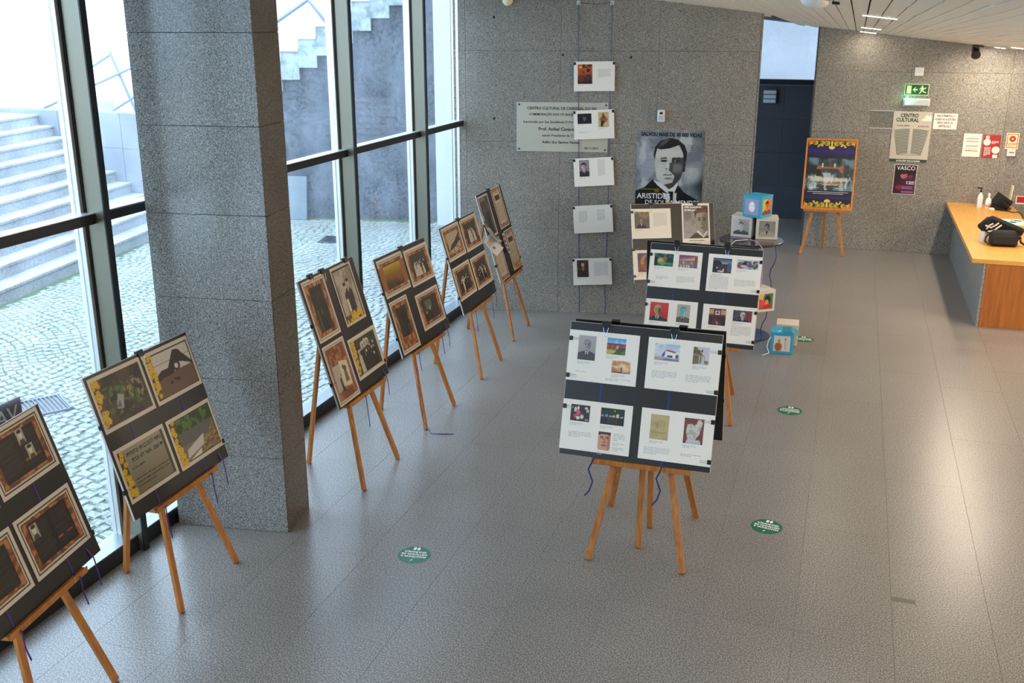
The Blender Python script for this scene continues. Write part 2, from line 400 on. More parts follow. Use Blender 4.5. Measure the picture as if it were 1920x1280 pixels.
def clad(wallobj, M, u0, u1, z0, z1, pw, ph, y0, th=.02, m='granite_wall', gap=.002, start=None):
    """cladding slabs on a wall: front face at y = y0, facing -y"""
    meshes = {}
    zz = z0
    while zz < z1-.02:
        ze = min(zz+ph, z1); x = (start if start is not None else u0)
        while x < u1-.02:
            xa, xb = max(x, u0), min(x+pw, u1)
            if xb-xa > .02:
                key = (round(xb-xa, 3), round(ze-zz, 3))
                if key not in meshes:
                    me = bpy.data.meshes.new('panel'); b_ = B(gap/2, xb-xa-gap/2, 0, th, gap/2, ze-zz-gap/2, bev=.0012); b_.to_mesh(me); b_.free(); me.materials.append(MATS[m]); meshes[key] = me
                o = ob('panel', meshes[key], None, wallobj)
                o.matrix_local = M @ Matrix.Translation((xa, y0, zz))
            x += pw
        zz = ze

I4 = Matrix.Identity(4)
# centre wall (turned 10 degrees), front at v = 10.92
wall_back = ob('wall_back', B(-2.13, 1.005, 10.945, 11.25, -.05, 3.75, G2), MATS['joint']); tag(wall_back, kind='structure')
clad(wall_back, G2, -2.13, 1.007, 0, 3.7, 1.0, .93, 10.92, start=-3.0)
ob('end_panel', B(1.003, 1.02, 10.92, 11.26, 0, 3.7, G2), MATS['granite_wall'], wall_back)
# far right wall, front at y = 15.02
wall_far = ob('wall_far', B(-.53, 6.2, 15.045, 15.35, -.05, 3.6), MATS['joint']); tag(wall_far, kind='structure')
clad(wall_far, I4, -.53, 6.2, 0, 3.24, 1.22, .81, 15.02, start=-.53)
ob('trim_1', B(-.55, -.53, 15.015, 15.35, 0, 3.5), MATS['alu_grey']); tag(bpy.data.objects['trim_1'], kind='structure')
# corridor behind: low wall, window band, side walls
corridor = ob('wall_corridor', B(-4.3, 2.0, 17.12, 17.35, -.05, 2.13), MATS['joint']); tag(corridor, kind='structure')
clad(corridor, I4, -4.05, 1.8, 0, 2.13, 1.0, .53, 17.1, m='granite_passage_shade')
w = struct('window_9')
ob('frame', B(-4.05, 1.8, 17.06, 17.2, 2.13, 2.2), MATS['steel_dark'], w)
ob('sill', B(-4.05, 1.8, 17.04, 17.1, 2.105, 2.128), MATS['alu_grey'], w)
ob('pane', B(-4.05, 1.8, 17.14, 17.15, 2.2, 3.5), MATS['pane_glass'], w)
o = ob('wall_corridor_side', B(1.8, 2.0, 15.3, 17.4, -.05, 3.5), MATS['plaster']); tag(o, kind='structure')
w = struct('window_10')
ob('frame', B(-4.08, -4.0, 11.0, 17.1, -.05, .08), MATS['steel_dark'], w)
ob('pane', B(-4.05, -4.04, 10.75, 17.1, .08, 3.6), MATS['pane_glass'], w)
for y in (12.5, 14.0, 15.5): ob('mullion', B(-4.06, -3.94, y, y+.045, .08, 3.6), MATS['alu_grey'], w)
o = ob('wall_right', B(5.6, 5.8, -4, 15.05, -.05, 3.5), MATS['plaster']); tag(o, kind='structure')
o = ob('wall_front', B(-4.1, 5.8, -4.2, -4, -.05, 4.0), MATS['plaster']); tag(o, kind='structure')

# ceiling: sloping soffit, with its boards in view
bm = new()
def soffit(x0, x1, y0, y1, up, th):
    vs = [bm.verts.new((x, y, zc(x, y)+up+t)) for t in (0, th) for x, y in ((x0, y0), (x1, y0), (x1, y1), (x0, y1))]
    for f in ((0,3,2,1),(4,5,6,7),(0,1,5,4),(1,2,6,5),(2,3,7,6),(3,0,4,7)): bm.faces.new([vs[i] for i in f])
soffit(-4.2, 6.2, -4.2, 17.3, .035, .2)
ceiling = ob('ceiling', bm, MATS['ceiling_paint']); tag(ceiling, kind='structure')
SL = 1.96; PITCH = .0915
slat_me = []
for k in range(4):
    bm = new(); t = (0, .004, -.003, .006)[k]
    xs = ((0, 0), (.083, t)); vs = []
    for z0 in (0, .012):
        for (x, dz), y in ((xs[0], 0), (xs[1], 0), (xs[1], SL-.004), (xs[0], SL-.004)):
            vs.append(bm.verts.new((x, y, -.115*x-.025*y+z0+dz*(1 if y == 0 else -.3))))
    for f in ((0,3,2,1),(4,5,6,7),(0,1,5,4),(1,2,6,5),(2,3,7,6),(3,0,4,7)): bm.faces.new([vs[i] for i in f])
    me = bpy.data.meshes.new('slat'); bm.to_mesh(me); bm.free(); me.materials.append(MATS['slat']); slat_me.append(me)
rng = random.Random(11); nsl = 0
extra = new()
for c in range(-26, 46):
    x = -.43+.006+PITCH*c
    for s in range(-1, 6):
        y = 4.25+SL*s+(.5*SL if c % 2 else 0)-.3*SL
        if y+SL < 2.0 or y > 17.0: continue
        vy = y+SL
        # seen from the hall: the boards between the centre wall and the counter
        seen = (-2.2 < x < 2.25) and (vy > 6.2-1.6*(x+.4)) and (y < 15.0) and vy > 2.6*abs(x)+3.2
        if x < -.95 and y > 10.9+.18*(x+.97): seen = False
        if seen and nsl < 298:
            ob('slat', slat_me[rng.randrange(4)], None, ceiling, loc=(x, y, zc(x, y))); nsl += 1
        elif x < -.95 and y > 10.6: continue
        else:
            vs = [extra.verts.new((x+a, min(y+b, 17.2), zc(x+a, y+b)+t)) for t in (0, .012) for a, b in ((0, 0), (.083, 0), (.083, SL-.004), (0, SL-.004))]
            for f in ((0,3,2,1),(4,5,6,7),(0,1,5,4),(1,2,6,5),(2,3,7,6),(3,0,4,7)): extra.faces.new([vs[i] for i in f])
o = ob('slat_field', extra, MATS['slat'], ceiling); o['kind'] = 'stuff'
o = ob('roof_sun_block', B(-4.4, 7, -5, 17.5, 3.95, 6.6), MATS['render_white']); tag(o, kind='structure')  # unseen roof mass, raised to keep the sun off courtyard and steps
o = ob('wall_light_well', B(-8, 5, 21.2, 21.5, -1, 6), MATS['well_wall']); tag(o, kind='structure')

# glazed left side
ys = [-1.5+1.53*k for k in range(8)]
for k, y0 in enumerate(ys):
    y1 = ys[k+1] if k < 7 else 10.40
    w = struct('window_%d' % (k+1))
    ob('mullion', B(-4.0, -3.874, y0, y0+.045, 0, 3.62, bev=.002), MATS['steel'], w)
    ob('mullion_cap', B(-3.874, -3.866, y0-.001, y0+.046, 0, 3.62), MATS['steel_dark'], w)
    ob('frame', B(-4.06, -4.0, y0-.03, y0+.06, .1, 3.62), MATS['alu_light'], w)
    ob('gasket', B(-3.998, -3.985, y0-.006, y0, .1, 3.62), MATS['clip_black'], w)
    ob('transom', B(-4.0, -3.93, y0+.045 if k else y0, y1-.001, 2.018, 2.073, bev=.003), MATS['steel_dark'], w)
    ob('transom_lit_top', B(-4.03, -3.935, y0+.045, y1-.001, 2.0735, 2.078), MATS['alu_light'], w)  # pale strip paints daylight onto the top face of the dark transom
    ob('pane', B(-4.036, -4.026, y0+.06, y1-.03, .1, 2.03), MATS['pane_glass'], w)
    ob('pane', B(-4.036, -4.026, y0+.06, y1-.03, 2.06, 3.62), MATS['pane_glass'], w)
    ob('sill', B(-4.06, -3.905, y0, y1, 0, .095), MATS['steel_dark'], w)
    ob('sill_cap', B(-4.06, -3.91, y0+.001, y1-.001, .096, .104), MATS['alu_cap'], w)
ob('edge_trim', B(-4.05, -3.975, 10.375, 10.395, 0, 3.6), MATS['alu_light'], w)

# granite pillar in front of the glazing
PM = Matrix.Translation((-3.149, 5.10, 0)) @ Matrix.Rotation(R(8.6), 4, 'Z')
pillar = ob('pillar', B(-.7345, -.0025, .0025, .3575, -.01, 3.5, PM), MATS['joint']); tag(pillar, 'grey polished granite pillar standing by the window wall', kind='structure')
for i in range(7):
    z0 = .505*i+.0015; z1 = .505*(i+1)-.0015
    ob('panel', B(-.739, -.002, -.004, .006, z0, z1, PM, bev=.001), MATS['granite_pillar'], pillar)
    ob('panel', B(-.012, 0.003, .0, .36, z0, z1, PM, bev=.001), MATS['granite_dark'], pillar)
    ob('panel', B(-.740, -.728, .007, .36, z0, z1, PM, bev=.001), MATS['granite_pillar'], pillar)
ob('panel', B(-.727, -.013, .35, .362, 0, 3.5, PM), MATS['granite_pillar'], pillar)

# ------------------------------------------------------------------ OUTSIDE
court = struct('courtyard', 'cobbled courtyard outside the glass wall')
bm = new(); poly(bm, [tuple(uvw(-7.3, -2)[:2]), (-4.06, -3), (-4.06, 17), tuple(uvw(-2.0, 17)[:2]), tuple(uvw(-7.3, 17)[:2])], -.3, -.012)
ob('joint_moss', bm, MATS['moss'], court)
rng = random.Random(7)
stones = []
th = R(-20); ct, st_ = math.cos(th), math.sin(th)
for j in range(-90, 130):
    b0 = j*.088+rng.uniform(-.004, .004); a0 = -16+(.055 if j % 2 else 0)
    while a0 < 9:
        wd = rng.uniform(.085, .135); cx, cy = a0+wd/2, b0+.22*math.sin(a0*1.3)+.05*math.sin(a0*4.1+j*.1)
        a0 += wd
        X = cx*ct-cy*st_-5.2; Y = cx*st_+cy*ct+7.5
        u = X*CA+Y*SA; v = -X*SA+Y*CA
        if X > -4.12 or u < -7.2 or v > 15.85 or Y < 1.5 or Y > 15.9: continue
        stones.append((X, Y, wd, .088))
def stone_geo(X, Y, wd, hd, ang, r_):
    hx, hy = wd/2-.005, hd/2-.004; P = []
    for z, k in ((-.02, 1.0), (0.0, .80)):
        for sx, sy in ((-1, -1), (1, -1), (1, 1), (-1, 1)):
            jx, jy = r_.uniform(-.007, .007), r_.uniform(-.007, .007)
            px, py = sx*hx*k+jx*.6, sy*hy*k+jy*.6
            P.append((X+px*math.cos(ang)-py*math.sin(ang), Y+px*math.sin(ang)+py*math.cos(ang), z+(r_.uniform(-.003, .004) if z == 0 else 0)))
    return P
FQ = [(4, 5, 6, 7), (0, 1, 5, 4), (1, 2, 6, 5), (2, 3, 7, 6), (3, 0, 4, 7)]
def px_of(X, Y):
    d = cam.matrix_world.inverted() @ Vector((X, Y, 0)); return 960-1921*d.x/d.z, 640+1921*d.y/d.z, -d.z
vis = []
for i, s in enumerate(stones):
    x, y, d = px_of(s[0], s[1])
    if d > 0 and -10 < x < 640 and y < 1150: vis.append((d, i))
vis.sort(); near = {i for _, i in vis[:290]}
cob_me = []
for k in range(12):
    me = bpy.data.meshes.new('cobble'); me.from_pydata(stone_geo(0, 0, .085+.004*k, .088, 0, rng), [], FQ); me.materials.append(MATS['cobble_stone']); me.update(); cob_me.append(me)
V_, F_ = [], []
for i, (X, Y, wd, hd) in enumerate(stones):
    ang = th+rng.uniform(-.12, .12)+.25*math.cos((X+5)*1.3)
    if i in near:
        ob('cobble', cob_me[min(11, max(0, int((wd-.085)/.004)))], None, court, loc=(X, Y, 0), rot=(0, 0, ang))
    else:
        n0 = len(V_); V_ += stone_geo(X, Y, wd, hd, ang, rng); F_ += [tuple(n0+q for q in f) for f in FQ]
me = bpy.data.meshes.new('cobbles'); me.from_pydata(V_, [], F_); me.materials.append(MATS['cobble_stone']); me.update()
o = ob('cobbles', me, None, court); o['kind'] = 'stuff'

stairs = struct('exterior_stairs', 'wide granite steps climbing away from the cobbled courtyard')
for k in range(10):
    u1 = -7.3-.278*k; z = .165*(k+1)
    s = ob('step', B(u1-.30, u1, 1.0, 15.75, -.2, z-.035, G2), MATS['granite_stair'], stairs)
    ob('tread', B(u1-.30, u1+.02, 1.0, 15.75, z-.035, z, G2, bev=.004), MATS['render_white'] if False else MATS['granite_stair'], s)
plaza = ob('plaza', B(-130, -10.08, -60, 140, -.3, 1.65, G2), MATS['plaza_stone']); tag(plaza, kind='structure')
sw = struct('wall_stair_side')
for i, (ua, ub) in enumerate(((-10.6, -9.4), (-9.4, -8.2), (-8.2, -7.0))):
    f = lambda u: 15.05-.24*(u+7.9)
    for z0, z1 in ((0, .6), (.6, 1.18), (1.18, 1.72)):
        bm = new(); poly(bm, [(ua+.003, f(ua)), (ub-.003, f(ub)), (ub-.003, f(ub)+.3), (ua+.003, f(ua)+.3)], z0+.002, z1-.002, G2); ob('panel', bm, MATS['granite_out'], sw)

ws = struct('wall_stair_flight')
for k in range(-4, 11):
    u0 = -5.87+.295*k; zt = 2.62+.185*k
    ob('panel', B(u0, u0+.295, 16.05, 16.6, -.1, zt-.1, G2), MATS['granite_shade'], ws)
    ob('fascia_panel', B(u0+.001, u0+.294, 15.98, 16.06, zt-.43, zt, G2), MATS['marble_fascia'], ws)
    ob('coping', B(u0-.02, u0+.295, 15.95, 16.6, zt, zt+.035, G2), MATS['render_white'], ws)
ob('pilaster', B(-3.36, -3.10, 15.7, 16.0, -.05, 5.0, G2), MATS['render_white'], ws)
o = ob('wall_beyond', B(-14, 1, 18.4, 18.7, 0, 7.5, G2), mat('rendered_wall', (196, 198, 202), .9, var=.06, vscale=2)); tag(o, kind='structure')

def rail(pts, label, r=.022):
    o = ob('handrail', (lambda b: (tube(b, [uvw(*p) for p in pts], r, 8), b)[1])(new()), MATS['rail_pale'], smooth=True)
    return tag(o, label, 'handrail')
rail([(-10.15, 15.9, 1.62), (-8.39, 15.9, 2.33), (-7.5, 15.9, 2.69)], 'pale metal handrail rising to the right above the stair side wall')
rail([(-9.25, 16.1, 2.28), (-8.77, 16.1, 2.55), (-8.72, 16.0, 2.60), (-8.40, 15.9, 1.87), (-8.32, 15.9, 1.68)], 'pale tubular guard frame bent to a peak between window mullion and pillar')
rail([(-8.75, 15.9, 1.67), (-8.43, 15.9, 1.85), (-7.6, 15.9, 2.3)], 'short low pale rail just above the stair side wall by the pillar')
rail([(-6.1, 15.92, 2.92), (-5.35, 15.92, 3.38), (-5.05, 15.92, 3.02)], 'pale handrail bent to a peak over the stepped coping', .028)

e = empty('leaning_panel', loc=uvw(-5.70, 15.82, 0), rot=(R(-9), 0, A), label='flat pale grey metal panel leaning on the outer granite wall', cat='panel')
ob('sheet', B(-.165, .165, -.02, .02, 0, .70, bev=.004), mat('panel_grey', (120, 128, 132), .6), e)
ob('top_edge', B(-.17, .17, -.025, .025, .70, .715), MATS['steel_dark'], e)
def grate(c, w_, d_, n, label, rot):
    e = empty('drain_grate', loc=c, rot=(0, 0, rot), label=label, cat='drain grate')
    fr = new()
    for a in ((-w_/2, w_/2, -d_/2, -d_/2+.02), (-w_/2, w_/2, d_/2-.02, d_/2), (-w_/2, -w_/2+.02, -d_/2, d_/2), (w_/2-.02, w_/2, -d_/2, d_/2)): box(fr, a[0], a[1], a[2], a[3], .001, .014)
    ob('frame', fr, MATS['alu_grey'], e)
    ob('pit', B(-w_/2, w_/2, -d_/2, d_/2, .0, .003), MATS['clip_black'], e)
    for i in range(n):
        x = -w_/2+.03+(w_-.06)*i/(n-1)
        ob('bar', B(x-.005, x+.005, -d_/2+.02, d_/2-.02, .004, .013), MATS['alu_grey'], e)
grate((-6.22, 6.42, .003), .36, .42, 10, 'square steel drain grate in the cobbles left of the first full easel', A+R(45))
grate((-7.05, 13.3, .003), .45, .45, 9, 'steel drain grate in the cobbles near the leaning metal panel', A)

# things far off across the plaza
def car(loc, rz, m, label):
    e = empty('car', loc=loc, rot=(0, 0, rz), label=label, cat='car')
    prof = [(-2.1, .35), (-2.15, .8), (-1.95, .95), (-1.6, 1.0), (-1.1, 1.42), (.5, 1.45), (1.15, .98), (1.9, .86), (2.12, .7), (2.1, .35)]
    bm = new(); poly(bm, prof, -.85, .85, FACE); ob('body', bm, m, e)
    bm = new(); poly(bm, [(-1.5, 1.0), (-1.05, 1.36), (.42, 1.38), (1.0, 1.0)], -.87, .87, FACE); ob('window', bm, MATS['steel_dark'], e)
    for x in (-1.35, 1.35):
        for y in (-.8, .8):
            bm = new(); lathe(bm, [(.33, -.1), (.33, .1)], 16); bmesh.ops.rotate(bm, verts=bm.verts, matrix=Matrix.Rotation(R(90), 3, 'X')); bmesh.ops.translate(bm, verts=bm.verts, vec=(x, y, .33)); ob('wheel', bm, MATS['clip_black'], e)
mat('car_white', (232, 232, 232), .3); mat('car_silver', (190, 196, 202), .3)
car((-63.5, 69.4, 1.65), R(42), MATS['car_white'], 'far white car parked on the right, nearest the window mullion')
car((-67.6, 71.5, 1.65), R(42), MATS['car_silver'], 'far silver car parked at the left edge of the view')
e = empty('street_building', loc=(-74, 82, 1.65), rot=(0, 0, R(42)), label='pale rendered building far across the plaza', cat='building')
ob('wall', B(-30, 40, 0, 8, 0, 12), MATS['far_wall'], e)
for i, x in enumerate((-12, -4, 4, 12, 20, 28)): ob('window', B(x-1.3, x+1.3, -.06, .02, 1.2, 3.6), MATS['alu_grey'], e)
e = empty('street_barrier', loc=(-45.6, 48.7, 1.65), rot=(0, 0, R(40)), label='small orange and white barrier standing on the far plaza', cat='barrier')
mat('barrier_orange', (236, 120, 80), .6)
for i in range(4): ob('board', B(-.3+.16*i, -.16+.16*i, -.03, .03, .1, .95), MATS['barrier_orange' if i % 2 == 0 else 'car_white'], e)
ob('foot', B(-.35, .37, -.15, .15, 0, .08), MATS['clip_black'], e)

# ------------------------------------------------------------------ EASELS AND DISPLAY BOARDS
def easel(loc, yaw, label, group, rear=.56, h=1.36, ledge_w=.585, zl=.598, dx=0):
    e = empty('easel', loc=loc, rot=(0, 0, yaw), label=label, cat='easel', group=group)
    s = .2526; W = MATS['easel_wood']
    def at(z, x): return (x, s*z+.018, z)
    for sg in (-1, 1):
        bm = new(); bar(bm, (sg*.283, .018, .004), at(h, sg*(.283-.197*h)), .038, .022, up=(0, 1, 0), bev=.002); ob('leg', bm, W, e)
    bm = new(); bar(bm, (dx, rear, .004), (0, s*h+.05, h-.04), .036, .024, up=(0, 1, 0), bev=.002); ob('leg', bm, W, e)
    yl = s*zl
    ob('ledge', B(-ledge_w/2, ledge_w/2, yl-.055, yl+.004, zl-.012, zl+.012, bev=.003), W, e)
    ob('ledge_lip', B(-ledge_w/2, ledge_w/2, yl-.062, yl-.055, zl-.012, zl+.02, bev=.002), W, e)
    ob('crossbar', B(-.07, .07, s*1.22, s*1.22+.02, 1.2, 1.235, bev=.002), W, e)
    bm = new(); tube(bm, [(0, s*h-.02, h-.05), (0, s*h+.09, h-.05)], .005, 8); ob('bolt', bm, MATS['wire'], e)
    return e
def sheet_box(name, W, H, x, z, parent, m='paper', rot=0, y=0, label=None):
    o = ob(name, B(-W/2, W/2, -.0012, 0, -H/2, H/2), MATS[m], parent, loc=(x, y, z), rot=(0, rot, 0))
    if label: o['label'] = label
    return o
def clip(parent, x, z, side, y=-.002, big=False):
    """binder clip gripping the board edge; side: -1 left, 1 right, 0 top"""
    bm = new()
    if side == 0:
        box(bm, x-.026, x+.026, y-.006, .018, z-.024, z+.014, bev=.003)
    else:
        box(bm, min(x, x-side*.022), max(x, x-side*.022), y-.004, .012, z-.013, z+.013, bev=.002)
    c = ob('binder_clip', bm, MATS['clip_black'], parent)
    bm = new()
    if side == 0:
        for q in (-1, 1): tube(bm, [(x+q*.016, y-.007, z-.02), (x+q*.006, y-.006, z-.062), (x+q*.008, y-.005, z-.072), (x, y-.005, z-.078)], .0013, 5)
    else:
        xx = x-side*.022
        tube(bm, [(xx, y-.004, z+.006), (xx-side*.022, y-.003, z+.004), (xx-side*.036, y-.003, z+.007), (xx-side*.042, y-.003, z), (xx-side*.036, y-.003, z-.007), (xx-side*.022, y-.003, z-.004), (xx, y-.004, z-.006)], .001, 5)
    ob('clip_wire', bm, MATS['wire'], c)
    return c
def board(pos, yaw, lean, roll, W, H, label, group, zc_=None):
    M = Matrix.Translation(pos) @ Matrix.Rotation(yaw, 4, 'Z') @ Matrix.Rotation(-lean, 4, 'X') @ Matrix.Rotation(-roll, 4, 'Y')
    e = empty('display_board', mw=M, label=label, cat='display board', group=group)
    ob('panel', B(-W/2, W/2, .0004, .010, 0, H), MATS['board_black'], e)
    bm = new(); box(bm, -W/2, W/2, -.0002, .0006, H-.0015, H+.0008); box(bm, -W/2-.0008, -W/2+.001, -.0002, .0105, 0, H); box(bm, W/2-.001, W/2+.0008, -.0002, .0105, 0, H)
    ob('panel_edge', bm, MATS['board_edge'], e)
    return e
def ribbon(parent, pts, m, w=.009):
    # the loose end below the board edge hangs plumb although the board leans back
    pts = [(x, y-(.296*z if z < 0 else 0), z) for x, y, z in pts]
    return ob('ribbon', (lambda b: (strip(b, pts, w), b)[1])(new()), MATS[m], parent)
LEAN = R(16.5)
GE_L, GE_R = 'wooden easels along the window wall', 'wooden easels in the middle of the hall'
GB_L, GB_R = 'sepia photo boards along the window wall', 'white sheet boards in the middle of the hall'
rg = random.Random(3)

# --- pictures ------------------------------------------------
def frame_sepia(cv, wide=True):
    """white sheet, black line, burnt paper frame"""
    m = .045; n = cv.nz(14, 10)*.02; ax = m; ay = m*(1.4 if wide else .72)
    cv.rect(0, 0, 1, 1, (212, 200, 182))
    cv.rect(ax, ay, 1-ax, 1-ay, (30, 24, 20)); cv.rect(ax+.012, ay+.017, 1-ax-.012, 1-ay-.017, (206, 194, 174))
    d = np.minimum(np.minimum(cv.x-ax-.022, 1-ax-.022-cv.x), np.minimum(cv.y-ay-.03, 1-ay-.03-cv.y)*(.7 if wide else 1.4))
    cv.mix((d-n)*120, (112, 58, 26)); cv.cloud(16, 12, (190, 128, 74), .9, .4, .6, (ax+.03, ay+.04, 1-ax-.03, 1-ay-.04))
    cv.mix((d-n)*120*((d < n+.015)), (60, 32, 20), .7)
    return cv
def photo_in(cv, x0, y0, x1, y1, kind, r_):
    w, h = x1-x0, y1-y0
    cv.rect(x0-.008, y0-.01, x1+.008, y1+.01, (40, 30, 24))
    if kind == 'dark': cv.rect(x0, y0, x1, y1, (46, 44, 38)); cv.cloud(6, 6, (20, 22, 18), .8, .4, .6, (x0, y0, x1, y1)); base, figs = (70, 66, 54), 2
    elif kind == 'hill':
        cv.rect(x0, y0, x1, y1, (176, 160, 136)); cv.poly([(x0, y0+h*.15), (x0+w*.3, y0+h*.42), (x0+w*.55, y0+h*.5), (x1, y0+h*.8), (x1, y0+h*.45), (x0+w*.4, y0+h*.2)], (66, 56, 46)); cv.cloud(12, 12, (90, 76, 60), .5, .5, .6, (x0, y0, x1, y0+h*.4)); return
    elif kind == 'yellow':
        cv.grad(y0, (44, 34, 24), y1, (196, 160, 24)); cv.cloud(8, 8, (150, 80, 20), .7, .45, .65, (x0, y0, x1, y0+h*.6))
        m = ((cv.x < x0)|(cv.x > x1)) & (cv.y > y0) & (cv.y < y1); cv.mix(m.astype(float), (150, 92, 50)); cv.rect(x0, y1-.02, x1, y1, (20, 18, 16)); return
    elif kind == 'crowd': cv.rect(x0, y0, x1, y1, (58, 54, 48)); base, figs = (188, 180, 164), 30
    elif kind == 'room': cv.rect(x0, y0, x1, y1, (58, 44, 38)); cv.rect(x0+w*.2, y0+h*.5, x0+w*.6, y0+h*.9, (90, 104, 84)); base, figs = (120, 96, 84), 3
    else: cv.rect(x0, y0, x1, y1, (176, 166, 148)); cv.cloud(7, 7, (120, 110, 96), .7, .45, .6, (x0, y0, x1, y1)); base, figs = (60, 54, 48), 3
    for i in range(figs):
        fx = x0+w*r_.uniform(.18, .85); fy = y0+h*r_.uniform(.3, .72 if figs > 4 else .62); k = h*(.05 if figs > 4 else .09)
        c = (34, 30, 28) if kind != 'dark' else (24, 24, 20)
        cv.poly([(fx-w*.07, y0+.004), (fx-w*.06, fy-k), (fx+w*.06, fy-k), (fx+w*.08, y0+.004)], c if r_.random() < .7 else base)
        cv.ell(fx, fy, w*.035, k, (196, 180, 158) if kind != 'dark' else (110, 96, 78), .9)
        if r_.random() < .4: cv.ell(fx, fy+k*.8, w*.045, k*.5, (30, 28, 26))
def flowers(cv, x0, y0, x1, y1, r_, n=22):
    cv.rect(x0, y0, x1, y1, (92, 66, 22))
    for i in range(n):
        fx, fy = r_.uniform(x0, x1), r_.uniform(y0, y1)
        for k in range(5):
            a = k*1.257+i; cv.ell(fx+.022*math.cos(a), fy+.03*math.sin(a), .018, .022, (214, 172, 44), .9)
        cv.ell(fx, fy, .008, .011, (120, 70, 20))
def sep_land(seed, kind): 
    r_ = random.Random(seed); cv = frame_sepia(Cv(100, 70, (210, 200, 180), seed)); photo_in(cv, .17, .2, .83, .81, kind, r_); return cv
def sep_port(seed, kind, y0=.14, y1=.86):
    r_ = random.Random(seed); cv = frame_sepia(Cv(72, 102, (210, 200, 180), seed), False); photo_in(cv, .22, y0, .78, y1, kind, r_); return cv
def sep_text(seed, faces):
    cv = frame_sepia(Cv(128, 92, (210, 200, 180), seed)); cv.rect(.15, .17, .85, .83, (24, 20, 18)); cv.cloud(5, 4, (36, 30, 25), .6, .4, .6, (.15, .17, .85, .83))
    cv.text(.17, .2, .48, .78, 20, (120, 110, 98), .35); cv.text(.53, .2, .83, .78, 20, (120, 110, 98), .3)
    if seed % 2 == 0: cv.rect(.53, .34, .62, .37, (168, 74, 30)); cv.rect(.7, .34, .8, .36, (150, 66, 30))
    for (x, y) in faces:
        cv.rect(x-.06, y-.12, x+.06, y+.12, (168, 160, 138)); cv.ell(x, y+.02, .03, .06, (216, 206, 184)); cv.ell(x, y+.075, .035, .03, (40, 36, 32)); cv.poly([(x-.05, y-.12), (x-.03, y-.05), (x+.03, y-.05), (x+.05, y-.12)], (70, 64, 58))
    return cv
def col_land(seed, kind):
    r_ = random.Random(seed); cv = Cv(110, 78, (206, 194, 176), seed); cv.rect(.045, .065, .955, .935, (30, 26, 22))
    if kind == 'garden':
        cv.cloud(6, 5, (74, 60, 46), .9, .35, .6, (.05, .07, .95, .93)); cv.cloud(16, 12, (70, 110, 40), .9, .52, .6, (.18, .2, .8, .75)); cv.cloud(20, 14, (164, 142, 108), .8, .56, .64, (.45, .25, .9, .7))
        cv.poly([(.33, .32), (.45, .28), (.52, .5), (.42, .56)], (150, 150, 148)); cv.poly([(.34, .34), (.42, .32), (.43, .46)], (84, 90, 96))
    elif kind == 'monument':
        cv.rect(.06, .08, .94, .48, (104, 78, 64)); cv.rect(.06, .48, .94, .9, (196, 188, 178)); cv.rect(.06, .6, .94, .61, (110, 104, 100)); cv.rect(.06, .7, .94, .71, (110, 104, 100))
        cv.poly([(.14, .5), (.28, .58), (.42, .58), (.62, .86), (.72, .84), (.94, .52), (.94, .46), (.74, .58), (.62, .6), (.5, .44), (.3, .44), (.16, .4)], (44, 26, 24)); cv.ell(.6, .55, .08, .09, (50, 34, 30)); cv.ell(.6, .55, .04, .05, (200, 194, 186))
        for x, y in ((.38, .27), (.47, .3), (.53, .28)): cv.rect(x, y, x+.06, y+.05, (30, 24, 22))
        for k in range(8): cv.ell(.15+.1*k, .8-.02*(k % 3), .008, .012, (70, 66, 64))
    elif kind == 'plaque':
        cv.grad(.08, (118, 108, 84), .93, (150, 142, 120)); cv.rect(0, 0, .045, 1, (206, 194, 176)); cv.rect(.955, 0, 1, 1, (206, 194, 176)); cv.rect(0, .935, 1, 1, (206, 194, 176)); cv.rect(.9, .07, .95, .93, (70, 66, 54))
    elif kind == 'ruin':
        cv.rect(.06, .6, .94, .92, (44, 64, 30)); cv.cloud(16, 8, (84, 118, 50), .8, .5, .6, (.06, .62, .94, .92)); cv.rect(.06, .4, .94, .64, (92, 92, 88)); cv.rect(.06, .08, .94, .4, (120, 108, 84))
        cv.poly([(.24, .3), (.66, .44), (.6, .24), (.2, .14)], (196, 188, 176)); cv.poly([(.5, .08), (.94, .6), (.94, .08)], (128, 104, 66))
        for i in range(30):
            x = r_.uniform(.6, .93); y = r_.uniform(.1, .12+.45*(x-.5)/.44); cv.ell(x, y, .03, .035, (158, 132, 88)); cv.ell(x+.01, y-.02, .028, .02, (60, 46, 30), .6)
        cv.poly([(.24, .1), (.52, .2), (.5, .1)], (206, 200, 190))
    flowers(cv, .055, .08, .15, .93, r_, 26)
    return cv
def sheet_print(brd, cv, W, H, x, z, label=None, rot=0, y=-.0006):
    s = sheet_box('sheet', W, H, x, z, brd, 'paper_sepia', rot, y, label)
    put(cv, W, H, s, 0, 0, -.0016); return s
LW, LH = .42, .297

